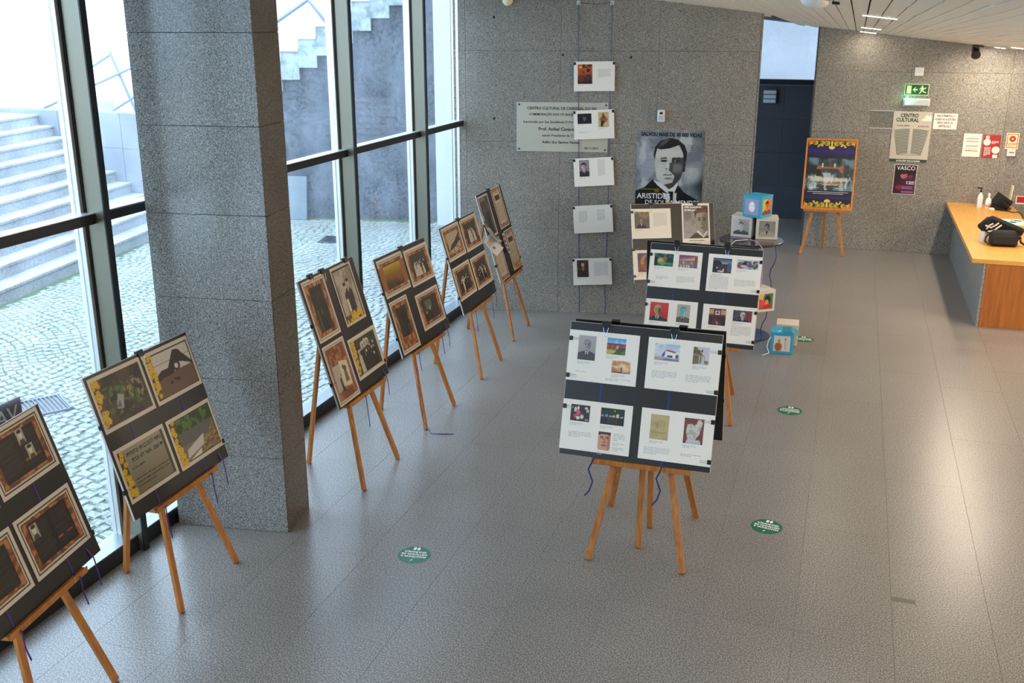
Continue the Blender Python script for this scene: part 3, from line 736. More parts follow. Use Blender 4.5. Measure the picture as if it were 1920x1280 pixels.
# --- six easels by the window wall ---------------------------
LB = [ # pos, yaw, feet label, board label, size
 ((-3.235, 3.19, .62), 98.5, 'easel by the glass, cut off by the bottom left corner of the view', 'black board with dark text sheets in burnt frames, leftmost by the glass', .895, .785),
 ((-3.345, 4.385, .618), 91.5, 'easel standing on the floor left of the granite pillar', 'black board with four flower-edged colour photos, in front of the granite pillar', .892, .785),
 ((-3.062, 6.085, .622), 90, 'easel just right of the granite pillar, nearest to it', 'upright black board of sepia sheets, first to the right of the pillar', .785, .895),
 ((-3.07, 7.237, .63), 87.8, 'second easel to the right of the pillar, purple ribbon trailing to the floor', 'black board with a yellow picture at top left, second right of the pillar', .895, .786),
 ((-3.066, 8.495, .632), 90.5, 'third easel to the right of the pillar, at the last window mullion', 'black board of four old group photos, third to the right of the pillar', .895, .786),
 ((-3.15, 9.67, .618), 91.5, 'easel farthest along the window wall, beside the grey back wall', 'upright black board with a curling leaflet, farthest by the back wall', .785, .892)]
boards = []
for i, (p, yaw, le, lb, W, H) in enumerate(LB):
    y = R(yaw); n = Vector((math.sin(y), -math.cos(y), 0))
    f = Vector(p)+n*.115; f.z = 0
    easel(f, y, le, GE_L, rear=.56+.02*(i % 3), zl=p[2]-.014)
    boards.append(board(p, y, LEAN, R((.2, -.8, .3, .1, 0, 0)[i]), W, H, lb, GB_L))
b = boards[0]
sheet_print(b, sep_text(1, [(.28, .62)]), LW, LH, -.235, .625); sheet_print(b, sep_text(2, [(.6, .72), (.66, .44)]), LW, LH, .214, .632)
sheet_print(b, sep_text(3, [(.3, .5)]), LW, LH, -.24, .237); sheet_print(b, sep_text(4, [(.24, .68)]), LW, LH, .207, .237)
b = boards[1]
sheet_print(b, col_land(5, 'garden'), LW, LH, -.217, .62, 'sheet with a photo of a stone among green leaves'); sheet_print(b, col_land(6, 'monument'), LW, LH, .226, .618, 'sheet with a photo of a dark bronze form on brick')
s = sheet_print(b, col_land(7, 'plaque'), LW, LH, -.218, .231, 'sheet with a grey photo of an engraved plaque')
letters(s, [('\u05d5\u05ea\u05d9\u05de\u05d5\u05d7\u05d1\u05d5 \u05d9\u05ea\u05d9\u05d1\u05d1 \u05dd\u05d4\u05dc \u05d9\u05ea\u05ea\u05e0', -.13, .085, .032, .29, .0004), ('\u05ea\u05e8\u05db\u05d9 \u05d0\u05dc \u05e8\u05e9\u05d0 ..\u05dd\u05e9\u05d5 \u05d3\u05d9', -.10, .045, .032, .26, .0004), ('\u05d5\u05d4\u05d9\u05e2\u05e9\u05d9', -.12, .008, .018, .10, .0002),
   ('And to them will I give in my house and', -.12, -.05, .0135, .29, .0002), ('within my walls a memorial and a name', -.12, -.07, .0135, .28, .0002), ('an everlasting name', -.12, -.09, .0135, .15, .0002)], 'text_black', -.0022)
sheet_print(b, col_land(8, 'ruin'), LW, LH, .228, .228, 'sheet with a photo of a stone wall and pale slabs')
b = boards[2]
sheet_print(b, sep_port(9, 'dark'), LH, LW, -.217, .669); 
cv = Cv(72, 102, (206, 194, 176), 10); cv.rect(.05, .04, .95, .96, (36, 30, 26)); cv.rect(.09, .06, .91, .93, (178, 166, 146)); cv.cloud(6, 8, (130, 118, 100), .6, .45, .6, (.09, .3, .91, .93))
for q in range(4): cv.poly([(.4+.1*q, .5), (.44+.1*q, .5), (.62+.1*q, .9), (.58+.1*q, .92)], (128, 118, 104))
cv.poly([(.3, .15), (.34, .5), (.5, .6), (.56, .52), (.66, .6), (.74, .5), (.72, .15)], (50, 44, 40)); cv.ell(.44, .63, .06, .05, (190, 172, 150)); cv.ell(.62, .68, .06, .05, (190, 172, 150)); cv.ell(.44, .67, .07, .03, (40, 34, 30)); cv.ell(.62, .72, .07, .03, (40, 34, 30)); cv.rect(.34, .2, .44, .42, (214, 202, 182)); flowers(cv, .09, .05, .91, .16, random.Random(2), 30)
sheet_print(b, cv, LH, LW, .176, .669, 'sheet with two seated figures over yellow flowers')
cv = frame_sepia(Cv(72, 102, (210, 200, 180), 11), False); cv.cloud(5, 4, (120, 62, 34), .8, .35, .5, (.1, .68, .9, .94)); cv.cloud(5, 4, (120, 62, 34), .8, .35, .5, (.1, .06, .9, .2)); photo_in(cv, .14, .2, .5, .64, 'light', random.Random(5)); cv.poly([(.42, .26), (.8, .22), (.86, .62), (.48, .68)], (206, 192, 160)); cv.poly([(.56, .3), (.62, .56), (.7, .56), (.74, .3)], (110, 98, 84)); cv.ell(.62, .55, .05, .04, (90, 78, 66)); cv.ell(.69, .52, .05, .04, (90, 78, 66))
sheet_print(b, cv, LH, LW, -.222, .22)
r_ = random.Random(12); cv = Cv(100, 72, (208, 198, 180), 12); cv.rect(.04, .06, .96, .94, (196, 186, 168)); photo_in(cv, .08, .1, .92, .9, 'crowd', r_)
for x, k in ((.42, .0), (.52, .03), (.6, 0.02)): cv.ell(x, .72+k, .07, .09, (200, 190, 174)); cv.ell(x, .7+k, .035, .06, (150, 130, 110))
flowers(cv, .05, .08, .16, .92, r_, 24); sheet_print(b, cv, LW, LH, .176, .231)
b = boards[3]
sheet_print(b, sep_land(13, 'yellow'), LW, LH, -.212, .617); sheet_print(b, sep_land(14, 'crowd'), LW, LH, .238, .60)
sheet_print(b, sep_port(15, 'dark', .3, .84), LH, LW, -.27, .227); sheet_print(b, sep_land(16, 'room'), LW, LH, .214, .238)
b = boards[4]
sheet_print(b, sep_land(17, 'hill'), LW, LH, -.217, .625); sheet_print(b, sep_land(18, 'crowd'), LW, LH, .232, .622)
sheet_print(b, sep_land(19, 'crowd'), LW, LH, -.221, .27); sheet_print(b, sep_land(20, 'crowd'), LW, LH, .232, .262)
b = boards[5]
def textsheet(seed, fl=False):
    cv = frame_sepia(Cv(60, 84, (210, 200, 180), seed), False); cv.rect(.14, .1, .86, .9, (198, 182, 156)); cv.rect(.24, .68, .76, .8, (60, 54, 48)); cv.text(.2, .16, .8, .62, 16, (120, 108, 92), .6); cv.text(.3, .83, .7, .87, 1, (130, 90, 70))
    if fl: flowers(cv, .06, .04, .94, .16, random.Random(1), 24)
    return cv
cv = Cv(60, 84, (208, 198, 180), 21); cv.rect(.06, .04, .94, .96, (70, 66, 60)); cv.cloud(5, 6, (110, 104, 92), .7, .4, .6, (.06, .04, .94, .9)); cv.text(.12, .86, .7, .93, 3, (190, 180, 160)); cv.poly([(.3, .05), (.4, .6), (.7, .6), (.8, .05)], (34, 32, 30))
sheet_print(b, cv, LH, LW, -.225, .66); sheet_print(b, textsheet(22), LH, LW, .19, .678); sheet_print(b, textsheet(23), LH, LW, -.232, .215); sheet_print(b, textsheet(24, True), LH, LW, .236, .227)
# the leaflets that curl off this board
def curl(name, W, H, cv, loc, rot, label, amt):
    me = cv.mesh(W, H, 'leaflet')
    for v in me.vertices:
        t = max(0, .5-(v.co.z/H)); v.co.y -= amt*t*t; v.co.z += amt*.25*t*t
    o = ob(name, me, None, loc=loc, rot=rot, smooth=True); tag(o, label, 'leaflet')
    md = o.modifiers.new('thick', 'SOLIDIFY'); md.thickness = .001
    return o
cv = Cv(40, 56, (200, 190, 172), 30); cv.text(.1, .1, .9, .5, 10, (90, 84, 78)); cv.rect(.15, .6, .45, .85, (70, 40, 36)); cv.rect(.55, .6, .85, .85, (60, 50, 44)); cv.rect(.6, .1, .9, .35, (50, 44, 40))
curl('leaflet', .19, .30, cv, (-3.30, 9.32, 1.12), (R(-12), R(10), R(98)), 'printed leaflet with small pictures curling off the farthest easel board', .12)
cv = Cv(30, 40, (214, 206, 196), 31); cv.text(.15, .5, .8, .8, 5, (190, 120, 110)); cv.rect(.3, .3, .5, .45, (120, 110, 100))
curl('leaflet', .15, .20, cv, (-3.22, 9.25, 1.0), (R(-20), R(-22), R(80)), 'pale leaflet hanging lowest below the curled one on the farthest easel', .05)
cv = Cv(24, 60, (226, 220, 210), 32); 
for k in range(4): cv.rect(.1, .06+.23*k, .9, .24+.23*k, (110, 70, 66) if k % 2 else (60, 64, 84))
curl('leaflet', .055, .21, cv, (-3.232, 9.69, .93), (-LEAN, R(4), R(91.5)), 'narrow strip of small pictures in the middle of the farthest easel board', .02)

for i, b in enumerate(boards):
    W = LB[i][4]; H = LB[i][5]
    clip(b, -W/2-.004, H*.66, -1); clip(b, -W/2-.004, H*.2, -1); clip(b, W/2+.004, .1, 1)
    if i != 2: clip(b, W*.02, H, 0)
    else: clip(b, -W*.28, H, 0); clip(b, -.06, H, 0); clip(b, W*.36, H, 0)
    for s_ in (-.26, .24) if W > .85 else (-.08,):
        ribbon(b, [(W*s_, -.0004, H), (W*s_-.005, -.0008, H*.55), (W*s_, -.0008, 0), (W*s_+.004, -.03, -.02), (W*s_-.006, -.045, -.10), (W*s_+.012, -.05, -.17-.04*(i % 3))], 'ribbon_purple', .010)
    ribbon(b, [(W*.40, -.0006, .06), (W*.41, -.012, 0), (W*.40, -.03, -.06), (W*.42, -.03, -.15)], 'ribbon_purple', .010)
# ribbon trailing to the floor under the second board after the pillar
tag(ob('trailing_ribbon', (lambda b: (strip(b, [(-3.02, 6.84, .62), (-2.99, 6.84, .45), (-2.98, 6.85, .25), (-2.955, 6.85, .1), (-2.90, 6.86, .012), (-2.82, 6.90, .003), (-2.74, 6.93, .002)], .008, n=(1, 0, 0)), b)[1])(new()), MATS['ribbon_purple']), 'long purple ribbon trailing down to the floor between two easels', 'ribbon')

# --- white sheet boards --------------------------------------
def pic(kind, W, H, seed=0):
    n = max(28, int(W*330)); m = max(24, int(H*330)); cv = Cv(n, m, (200, 200, 200), seed); asp = W/H; r_ = random.Random(seed)
    if kind == 'grey_man': cv.grad(0, (150, 146, 142), 1, (172, 168, 164)); cv.man(.5, .62, .2, (158, 152, 148), (140, 134, 130), (74, 68, 66), (206, 202, 196), asp, .2); cv.ell(.5, .5, .9, .8, (90, 86, 84), 0)
    elif kind == 'town':
        cv.grad(.6, (150, 190, 214), 1, (84, 150, 196)); cv.cloud(5, 3, (226, 232, 236), .8, .5, .65, (0, .65, 1, 1)); cv.rect(0, .5, 1, .68, (60, 74, 110)); cv.rect(0, .35, 1, .58, (150, 60, 60)); cv.cloud(12, 10, (190, 90, 70), .9, .5, .6, (0, .35, 1, .6)); cv.rect(0, 0, 1, .36, (92, 120, 62)); cv.poly([(0, .02), (.55, .05), (.5, .25), (0, .3)], (196, 172, 66)); cv.cloud(9, 7, (54, 76, 44), .9, .5, .58, (.3, 0, 1, .4)); cv.rect(.5, .36, .62, .55, (214, 150, 130))
    elif kind == 'cloudsky': cv.grad(0, (170, 112, 64), 1, (188, 136, 92)); cv.cloud(4, 4, (240, 216, 176), .9, .45, .7); cv.ell(.55, .45, .35, .4, (232, 196, 140), .5, .6); cv.rect(.5, .04, .55, .5, (90, 50, 36)); cv.rect(.46, .3, .57, .34, (90, 50, 36)); cv.ell(.3, 0, .5, .1, (110, 66, 40))
    elif kind == 'house': cv.grad(.4, (214, 220, 226), 1, (164, 188, 212)); cv.cloud(5, 4, (232, 224, 220), .8, .5, .6, (0, .4, 1, 1)); cv.rect(0, 0, 1, .22, (176, 158, 156)); cv.poly([(.2, 0), (1, 0), (1, .1), (.5, .14)], (116, 120, 150)); cv.poly([(.36, .2), (.44, .6), (.86, .5), (.86, .18)], (232, 232, 232)); cv.poly([(.26, .28), (.42, .62), (.44, .62), (.4, .22)], (80, 92, 128)); cv.poly([(.42, .6), (.5, .68), (.86, .58), (.84, .48)], (176, 74, 66)); cv.rect(.52, .2, .72, .34, (66, 70, 78)); cv.rect(.12, .3, .3, .5, (206, 212, 222)); cv.ell(.9, .3, .06, .12, (84, 96, 76))
    elif kind == 'porch': cv.grad(0, (206, 202, 196), 1, (196, 192, 200)); cv.poly([(0, 0), (0, 1), (.2, .96), (.62, .56), (.62, .1)], (120, 106, 74)); cv.cloud(9, 12, (70, 58, 44), .8, .5, .58, (0, .4, .6, 1)); cv.poly([(0, .52), (.7, .48), (.7, .54), (0, .6)], (150, 128, 84)); cv.rect(.38, .06, .44, .5, (206, 208, 206)); cv.rect(.52, .06, .58, .5, (206, 208, 206)); cv.rect(.7, .1, .73, .5, (140, 122, 84)); cv.ell(.85, .16, .15, .1, (118, 124, 84))
    elif kind == 'blossom':
        cv.rect(0, 0, 1, 1, (46, 46, 46))
        for x, y, rx, ry, c in ((.24, .7, .07, .16, (214, 200, 170)), (.38, .8, .06, .12, (226, 210, 184)), (.4, .52, .11, .18, (206, 84, 110)), (.26, .3, .1, .12, (190, 76, 96)), (.4, .2, .1, .1, (222, 212, 186)), (.6, .28, .09, .14, (216, 200, 164)), (.8, .82, .08, .08, (216, 206, 174)), (.88, .66, .07, .1, (206, 188, 150))): cv.ell(x, y, rx, ry, c, 1, .3)
        cv.rect(.76, .08, .94, .13, (190, 180, 170))
    elif kind == 'night': cv.rect(0, 0, 1, 1, (40, 36, 34)); cv.grad(.55, (44, 58, 50), 1, (38, 46, 36)); cv.ell(.58, .86, .025, .04, (240, 214, 120)); [cv.poly([(x, .46), (x, .46+h_), (x+.1, .46+h_*1.2), (x+.12, .46)], c) for x, h_, c in ((.02, .1, (206, 130, 110)), (.2, .14, (84, 150, 190)), (.36, .1, (120, 170, 190)), (.5, .12, (214, 170, 80)), (.66, .2, (206, 200, 190)), (.84, .08, (180, 176, 170)))]; [cv.rect(x, .12, x+.012, .42, (96, 104, 84), .7) for x in (.25, .33, .4, .5, .6, .68, .74)]
    elif kind == 'bigface': cv.rect(0, 0, 1, 1, (206, 150, 118)); cv.rect(0, .88, 1, 1, (70, 50, 44)); cv.poly([(0, .8), (.3, .88), (1, .84), (1, 1), (0, 1)], (70, 50, 44)); [cv.ell(x, .64, .13, .045, (60, 40, 34), .9, .4) for x in (.3, .7)]; [cv.ell(x, .72, .16, .02, (70, 44, 36), .9, .5) for x in (.28, .72)]; [cv.ell(x, .64, .05, .03, (216, 204, 196)) for x in (.27, .67)]; cv.poly([(.46, .66), (.56, .66), (.62, .42), (.4, .42)], (184, 116, 86)); cv.ell(.51, .42, .12, .04, (150, 86, 66), .8, .5); cv.ell(.5, .27, .22, .045, (150, 56, 50), .9, .4); cv.ell(.95, .4, .2, .5, (140, 84, 60), .5, .7); cv.poly([(0, 0), (0, .12), (.14, .02), (.2, 0)], (210, 214, 220)); cv.poly([(1, 0), (1, .14), (.88, .02), (.8, 0)], (210, 214, 220))
    elif kind == 'sketch': cv.rect(0, 0, 1, 1, (190, 170, 120)); cv.cloud(4, 6, (168, 146, 96), .5, .45, .6); [cv.poly([(.4, .45), (x, y), (x+.02, y+.01), (.42, .45)], (120, 100, 70)) for x, y in ((.15, .55), (.24, .66), (.38, .68), (.58, .6), (.72, .62), (.25, .36))]; [cv.rect(.12, y, .85, y+.006, (150, 126, 86)) for y in (.28, .32)]
    elif kind == 'statue': cv.rect(0, 0, 1, 1, (122, 66, 56)); cv.rect(0, 0, 1, .08, (60, 44, 40)); cv.poly([(.14, .02), (.92, .02), (.84, .15), (.2, .16)], (190, 196, 194)); cv.poly([(.24, .15), (.12, .45), (.16, .74), (.34, .78), (.5, .72), (.62, .78), (.68, .94), (.82, .97), (.93, .86), (.86, .6), (.8, .4), (.64, .2), (.58, .14)], (204, 198, 186)); cv.cloud(9, 12, (150, 146, 136), .6, .5, .6, (.14, .16, .86, .8))
    elif kind == 'green_fig': cv.rect(0, 0, 1, 1, (24, 52, 44)); cv.cloud(5, 4, (30, 110, 84), .8, .5, .65); cv.rect(0, 0, .15, .7, (14, 24, 26)); cv.ell(.35, .4, .18, .26, (190, 176, 110), .95, .4); cv.ell(.44, .22, .2, .14, (120, 140, 70)); cv.ell(.55, .6, .11, .2, (150, 96, 54)); cv.ell(.56, .86, .08, .1, (130, 84, 50)); cv.ell(.8, .2, .2, .12, (60, 130, 90))
    elif kind == 'parade': cv.rect(0, 0, 1, 1, (150, 110, 90)); cv.poly([(0, .7), (.4, .82), (1, .98), (1, 1), (0, 1)], (130, 70, 130)); cv.poly([(0, .6), (.7, .76), (1, .96), (.8, .6)], (206, 160, 120)); cv.cloud(12, 8, (70, 100, 150), .8, .48, .55, (0, 0, 1, .55)); cv.cloud(14, 8, (206, 190, 130), .8, .54, .6, (.2, .1, .8, .65)); cv.rect(.84, 0, 1, .9, (150, 66, 60)); cv.rect(.86, .1, .96, .4, (60, 110, 150)); [cv.rect(.12+.14*k, .02, .18+.14*k, .2, (210, 206, 200)) for k in range(4)]
    elif kind == 'dark_town': cv.rect(0, 0, 1, 1, (60, 40, 38)); cv.grad(.6, (150, 168, 186), 1, (44, 60, 96)); cv.ell(.2, .62, .26, .22, (36, 34, 44)); cv.rect(0, .1, .3, .6, (40, 40, 36)); cv.poly([(.2, .28), (.24, .44), (.28, .28)], (196, 196, 186)); cv.rect(.3, .2, .75, .55, (84, 46, 40)); cv.rect(.78, .05, .96, .7, (52, 96, 116)); cv.rect(.28, .04, .55, .16, (214, 210, 204)); cv.rect(.55, .06, .6, .28, (206, 204, 200)); cv.rect(.34, .02, .38, .12, (44, 34, 34)); cv.rect(.45, .02, .48, .12, (44, 34, 34))
    elif kind == 'band': cv.rect(0, 0, 1, 1, (166, 184, 206)); cv.ell(.2, .4, .2, .35, (130, 70, 50)); cv.ell(.4, .62, .2, .25, (36, 44, 46)); cv.ell(.33, .3, .16, .14, (200, 176, 170)); cv.ell(.6, .45, .1, .45, (70, 60, 90)); cv.ell(.84, .5, .14, .42, (60, 60, 50)); cv.ell(.84, .5, .06, .2, (140, 130, 110)); cv.cloud(14, 8, (210, 204, 200), .7, .56, .62)
    elif kind == 'red_man': cv.grad(0, (176, 30, 36), 1, (206, 54, 46)); cv.man(.42, .58, .25, (176, 140, 84), (170, 150, 104), (36, 44, 50), (190, 196, 196), asp, .5)
    elif kind == 'teal_man': cv.rect(0, 0, 1, 1, (178, 162, 152)); cv.man(.48, .62, .23, (150, 190, 174), (64, 150, 136), (92, 84, 76), (170, 176, 166), asp, 0); cv.ell(.36, .58, .12, .3, (74, 164, 146), .7, .4)
    elif kind == 'glass': cv.rect(0, 0, 1, 1, (60, 44, 36)); cv.rect(0, .66, 1, .94, (190, 150, 116)); cv.rect(.28, 0, .7, 1, (110, 40, 36)); cv.rect(0, .56, .3, .66, (120, 60, 40)); cv.rect(.7, .56, 1, .66, (120, 60, 40)); cv.rect(.36, .62, .64, .88, (206, 206, 210)); cv.ell(.5, .76, .08, .08, (90, 90, 110)); cv.poly([(.4, .3), (.46, .12), (.5, .26), (.56, .12), (.6, .3), (.56, .04), (.46, .04)], (170, 160, 150)); cv.cloud(7, 9, (36, 30, 28), .7, .5, .6, (0, 0, 1, .55))
    elif kind == 'suit_man': cv.rect(0, 0, 1, 1, (62, 56, 66)); cv.rect(.7, 0, 1, 1, (120, 40, 46)); cv.cloud(10, 6, (110, 96, 104), .7, .5, .6); cv.man(.52, .56, .26, (206, 176, 156), (196, 192, 190), (30, 36, 46), (206, 210, 214), asp, .3)
    elif kind == 'swirl': cv.rect(0, 0, 1, 1, (80, 60, 70)); cv.cloud(5, 7, (60, 84, 140), .8, .45, .6); cv.ell(.5, .5, .34, .42, (196, 120, 50), .9, .2); cv.ell(.6, .52, .22, .34, (74, 60, 80), .95, .2); cv.cloud(4, 5, (150, 60, 40), .8, .5, .6, (0, 0, 1, .4))
    elif kind == 'blue_man': cv.rect(0, 0, 1, 1, (96, 92, 84)); cv.cloud(8, 8, (56, 96, 106), .8, .48, .6, (0, .3, 1, .85)); cv.cloud(6, 5, (170, 130, 70), .7, .5, .62, (0, .6, 1, 1)); cv.man(.45, .42, .12, (180, 130, 100), (150, 130, 110), (44, 34, 36), (210, 206, 204), asp, .3)
    elif kind == 'orange': cv.grad(0, (40, 22, 26), 1, (206, 96, 36)); cv.rect(0, .45, 1, 1, (206, 84, 34), .6); cv.ell(.2, .86, .1, .07, (230, 180, 60)); cv.cloud(5, 7, (30, 44, 46), .95, .5, .58, (.3, .3, 1, 1)); cv.ell(.72, .7, .12, .1, (26, 30, 34)); cv.ell(.25, .22, .12, .1, (150, 60, 30)); cv.ell(.25, .22, .06, .05, (20, 20, 24))
    elif kind == 'oval': cv.rect(0, 0, 1, 1, (20, 24, 30)); cv.ell(.5, .55, .12, .28, (120, 96, 80), .9, .5); cv.ell(.5, .72, .1, .08, (40, 34, 34)); cv.grad(0, (24, 48, 56), .25, (20, 24, 30), .7)
    elif kind == 'sepia_fig': cv.rect(0, 0, 1, 1, (206, 176, 126)); cv.ell(.5, .5, .36, .2, (140, 84, 46), .9, .3); cv.ell(.5, .68, .16, .14, (120, 66, 36)); cv.ell(.46, .86, .1, .08, (120, 90, 66)); cv.poly([(.2, .04), (.28, .4), (.6, .4), (.52, .04)], (40, 34, 30)); cv.poly([(.4, .08), (.66, .38), (.5, .1)], (214, 206, 190))
    elif kind == 'bust': cv.grad(0, (130, 112, 112), 1, (146, 138, 140)); cv.man(.46, .6, .2, (200, 176, 168), (40, 34, 34), (44, 42, 48), (206, 204, 206), asp, .25)
    elif kind == 'interior': cv.rect(0, 0, 1, 1, (54, 42, 38)); cv.cloud(6, 6, (110, 70, 54), .8, .5, .6, (0, .4, 1, 1)); cv.ell(.5, .72, .14, .12, (190, 170, 160)); cv.ell(.52, .5, .1, .14, (150, 110, 100)); cv.grad(0, (44, 36, 30), .3, (60, 50, 44), .7)
    return cv.mesh(W, H, 'picture')
def white_sheet(brd, x0, x1, z0, z1, pics, texts, name='sheet', label=None, rot=0):
    """pics: (kind, x0, x1, z0, z1, label); texts: (x0, x1, ztop, rows); all in board coordinates"""
    cx, cz = (x0+x1)/2, (z0+z1)/2
    s = sheet_box(name, x1-x0, z1-z0, cx, cz, brd, 'paper', rot, -.0006, label)
    for i, (k, a, b_, c, d) in enumerate(pics):
        ob('picture', pic(k, b_-a, d-c, hash(k) % 97 if False else sum(map(ord, k)) % 97), None, s, loc=((a+b_)/2-cx, -.0018, (c+d)/2-cz))
    bm = new()
    for i, (k, a, b_, c, d) in enumerate(pics): tlines(bm, a-cx, min(b_, a+.08)-cx, c-.010-cz, 3, .0065, rg, -.0016)
    for (a, b_, zt, n) in texts: tlines(bm, a-cx, b_-cx, zt-cz, n, .009, rg, -.0016)
    if len(bm.verts): tag(ob('text_block', bm, MATS['text_grey'], s), kind='stuff')
    else: bm.free()
    return s
# first white board (nearest) and its easel
p = (-1.033, 5.44, .632); yw = R(.6); n = Vector((math.sin(yw), -math.cos(yw), 0))
easel(Vector((-.985, 5.345, 0)), yw, 'nearest easel in the middle of the hall, under the front white board', GE_R, rear=.53, zl=.607)
F = board(p, yw, LEAN, R(-.4), .892, .79, 'nearest black board with four white sheets and a close-up face picture', GB_R)
white_sheet(F, -.447, -.027, .442, .741, [('grey_man', -.388, -.283, .568, .713), ('town', -.217, -.105, .617, .713), ('cloudsky', -.178, -.066, .511, .584)], [(-.39, -.27, .50, 1), (-.21, -.06, .475, 2)])
white_sheet(F, .025, .445, .442, .741, [('house', .066, .21, .612, .709), ('porch', .287, .378, .608, .71)], [(.06, .205, .55, 5), (.255, .40, .545, 5)])
white_sheet(F, -.448, -.028, .032, .329, [('blossom', -.397, -.281, .204, .301), ('night', -.215, -.074, .204, .301), ('bigface', -.218, -.144, .05, .159)], [(-.4, -.26, .14, 4), (-.13, -.06, .155, 5), (-.13, -.06, .10, 2), (-.13, -.06, .075, 3)])
white_sheet(F, .025, .445, .032, .329, [('sketch', .082, .188, .153, .298), ('statue', .276, .388, .153, .299)], [(.055, .205, .105, 5), (.27, .39, .09, 2)])
# second white board
p = (-1.018, 7.885, .62); yw = R(-1.6); n = Vector((math.sin(yw), -math.cos(yw), 0))
easel(Vector((-.985, 7.77, 0)), yw, 'easel under the second white board, mostly hidden behind the nearest', GE_R, rear=.53, zl=.607)
G = board(p, yw, R(15.5), 0, .89, .785, 'second black board with red and teal portraits on white sheets', GB_R)
white_sheet(G, -.442, -.022, .433, .73, [('green_fig', -.406, -.252, .602, .703), ('parade', -.207, -.057, .603, .703)], [(-.38, -.28, .52, 3), (-.215, -.065, .53, 6)])
white_sheet(G, .027, .446, .433, .73, [('dark_town', .066, .213, .584, .7), ('band', .254, .419, .627, .7)], [(.05, .20, .555, 12), (.245, .41, .54, 6)])
white_sheet(G, -.44, -.02, .035, .334, [('red_man', -.402, -.253, .158, .308), ('teal_man', -.184, -.078, .163, .307)], [(-.4, -.25, .12, 5)])
white_sheet(G, .024, .443, .035, .33, [('glass', .074, .207, .167, .3), ('suit_man', .262, .409, .213, .301)], [(.255, .41, .175, 9), (.06, .21, .12, 7)])
for b, H in ((F, .79), (G, .785)):
    for x in (-.232, .17): clip(b, x, H, 0)
    for x, z, s_ in ((-.447, .69, -1), (-.447, .47, -1), (-.447, .285, -1), (.447, .69, 1), (.447, .46, 1), (.447, .29, 1), (.447, .06, 1)): clip(b, x, z, s_)
    for x in (-.232, .17):
        ribbon(b, [(x, -.0003, .77), (x+.004, -.0005, .4), (x, -.0005, .02), (x, -.004, -.004)], 'ribbon_blue', .011)
        ribbon(b, [(x, -.004, 0), (x-.004, -.045, -.03), (x-.022, -.045, -.07), (x+.006, -.045, -.14), (x-.012, -.046, -.20), (x-.04, -.046, -.235)], 'ribbon_blue', .009)
# black-backed boards standing back to back with them
easel(Vector((-1.013, 6.125, 0)), R(180.5), 'easel back to back with the nearest one, facing away', GE_R, rear=.53, zl=.607)
b = board((-1.026, 5.965, .624), R(180.6), R(15.4), 0, .895, .788, 'black board seen from behind, back to back with the nearest board', GB_R)
for x in (-.2, .2): clip(b, x, .788, 0)
for z in (.62, .3): clip(b, -.449, z, -1); clip(b, .449, z, 1)
easel(Vector((-1.05, 8.52, 0)), R(181), 'easel back to back with the second one, hidden by boards', GE_R, rear=.53, zl=.607)
b = board((-1.072, 8.375, .62), R(181), R(15.4), R(1), .893, .785, 'black board seen from behind, back to back with the second board', GB_R)
for x in (-.2, .2): clip(b, x, .785, 0)
# third white board, turned to the right, by the big poster
yw = R(35.5); n = Vector((math.sin(yw), -math.cos(yw), 0)); p = Vector((-1.523, 9.942, .604))
f = p+n*.115; f.z = 0
easel(f, yw, 'easel turned to the right below the big portrait poster', GE_R, rear=.5, zl=.59)
J = board(p, yw, R(15.8), R(-2), .899, .778, 'black board with a grey portrait poster, below the big wall poster', GB_R)
white_sheet(J, -.452, -.028, .438, .731, [('blue_man', -.419, -.26, .537, .701)], [(-.22, -.07, .685, 15)])
white_sheet(J, -.452, -.022, .035, .325, [('swirl', -.404, -.224, .109, .296)], [(-.2, -.06, .28, 12)])
s = sheet_box('sheet', .305, .42, .246, .565, J, 'paper', R(.5), -.0006, 'upright poster of a young man in grey tones')
cv = Cv(90, 110, (120, 112, 112), 41); cv.grad(0, (150, 146, 148), 1, (116, 100, 98)); cv.cloud(5, 6, (170, 160, 162), .6, .45, .6, (0, 0, .5, .8)); cv.text(.04, .55, .4, .8, 8, (90, 80, 80), .4)
cv.poly([(.2, 0), (.45, .16), (.62, .2), (.85, .06), (1, .1), (1, 0)], (44, 42, 42)); cv.ell(.74, .5, .26, .38, (150, 144, 124)); cv.ell(.88, .46, .14, .34, (84, 80, 66), .7, .6); cv.poly([(.46, .62), (.44, .82), (.6, .95), (.9, .98), (1, .92), (1, .76), (.8, .84), (.56, .8)], (58, 38, 34)); cv.poly([(.5, .84), (.94, .9), (.96, .8), (.56, .76)], (110, 40, 34), .8)
for x in (.64, .84): cv.ell(x, .56, .06, .025, (36, 34, 30), .9, .4); cv.ell(x, .62, .08, .016, (40, 36, 32), .9, .4)
cv.ell(.76, .44, .05, .04, (100, 94, 80), .8, .5); cv.ell(.75, .32, .09, .018, (70, 56, 50), .9, .4); cv.poly([(.5, .2), (.58, .26), (.78, .08), (.92, .24), (.96, .2), (.8, .02)], (206, 200, 196))
put(cv, .275, .33, s, 0, .025, -.0016)
letters(s, [('1000 Consci\u00eancia...', -.125, .165, .026, .20, .0012), ('30 000 por', -.125, .135, .026, .12, .0012)], 'text_white', -.0022)
letters(s, [('Aristides de Sousa Mendes', -.08, -.165, .014, .17, .0003), ('Carregal do Sal', -.05, -.19, .013, .10, .0003)], 'text_black', -.0022, 'caption')
clip(J, -.236, .778, 0); clip(J, .246, .778, 0)
for z in (.7, .33, .07): clip(J, -.452, z, -1)

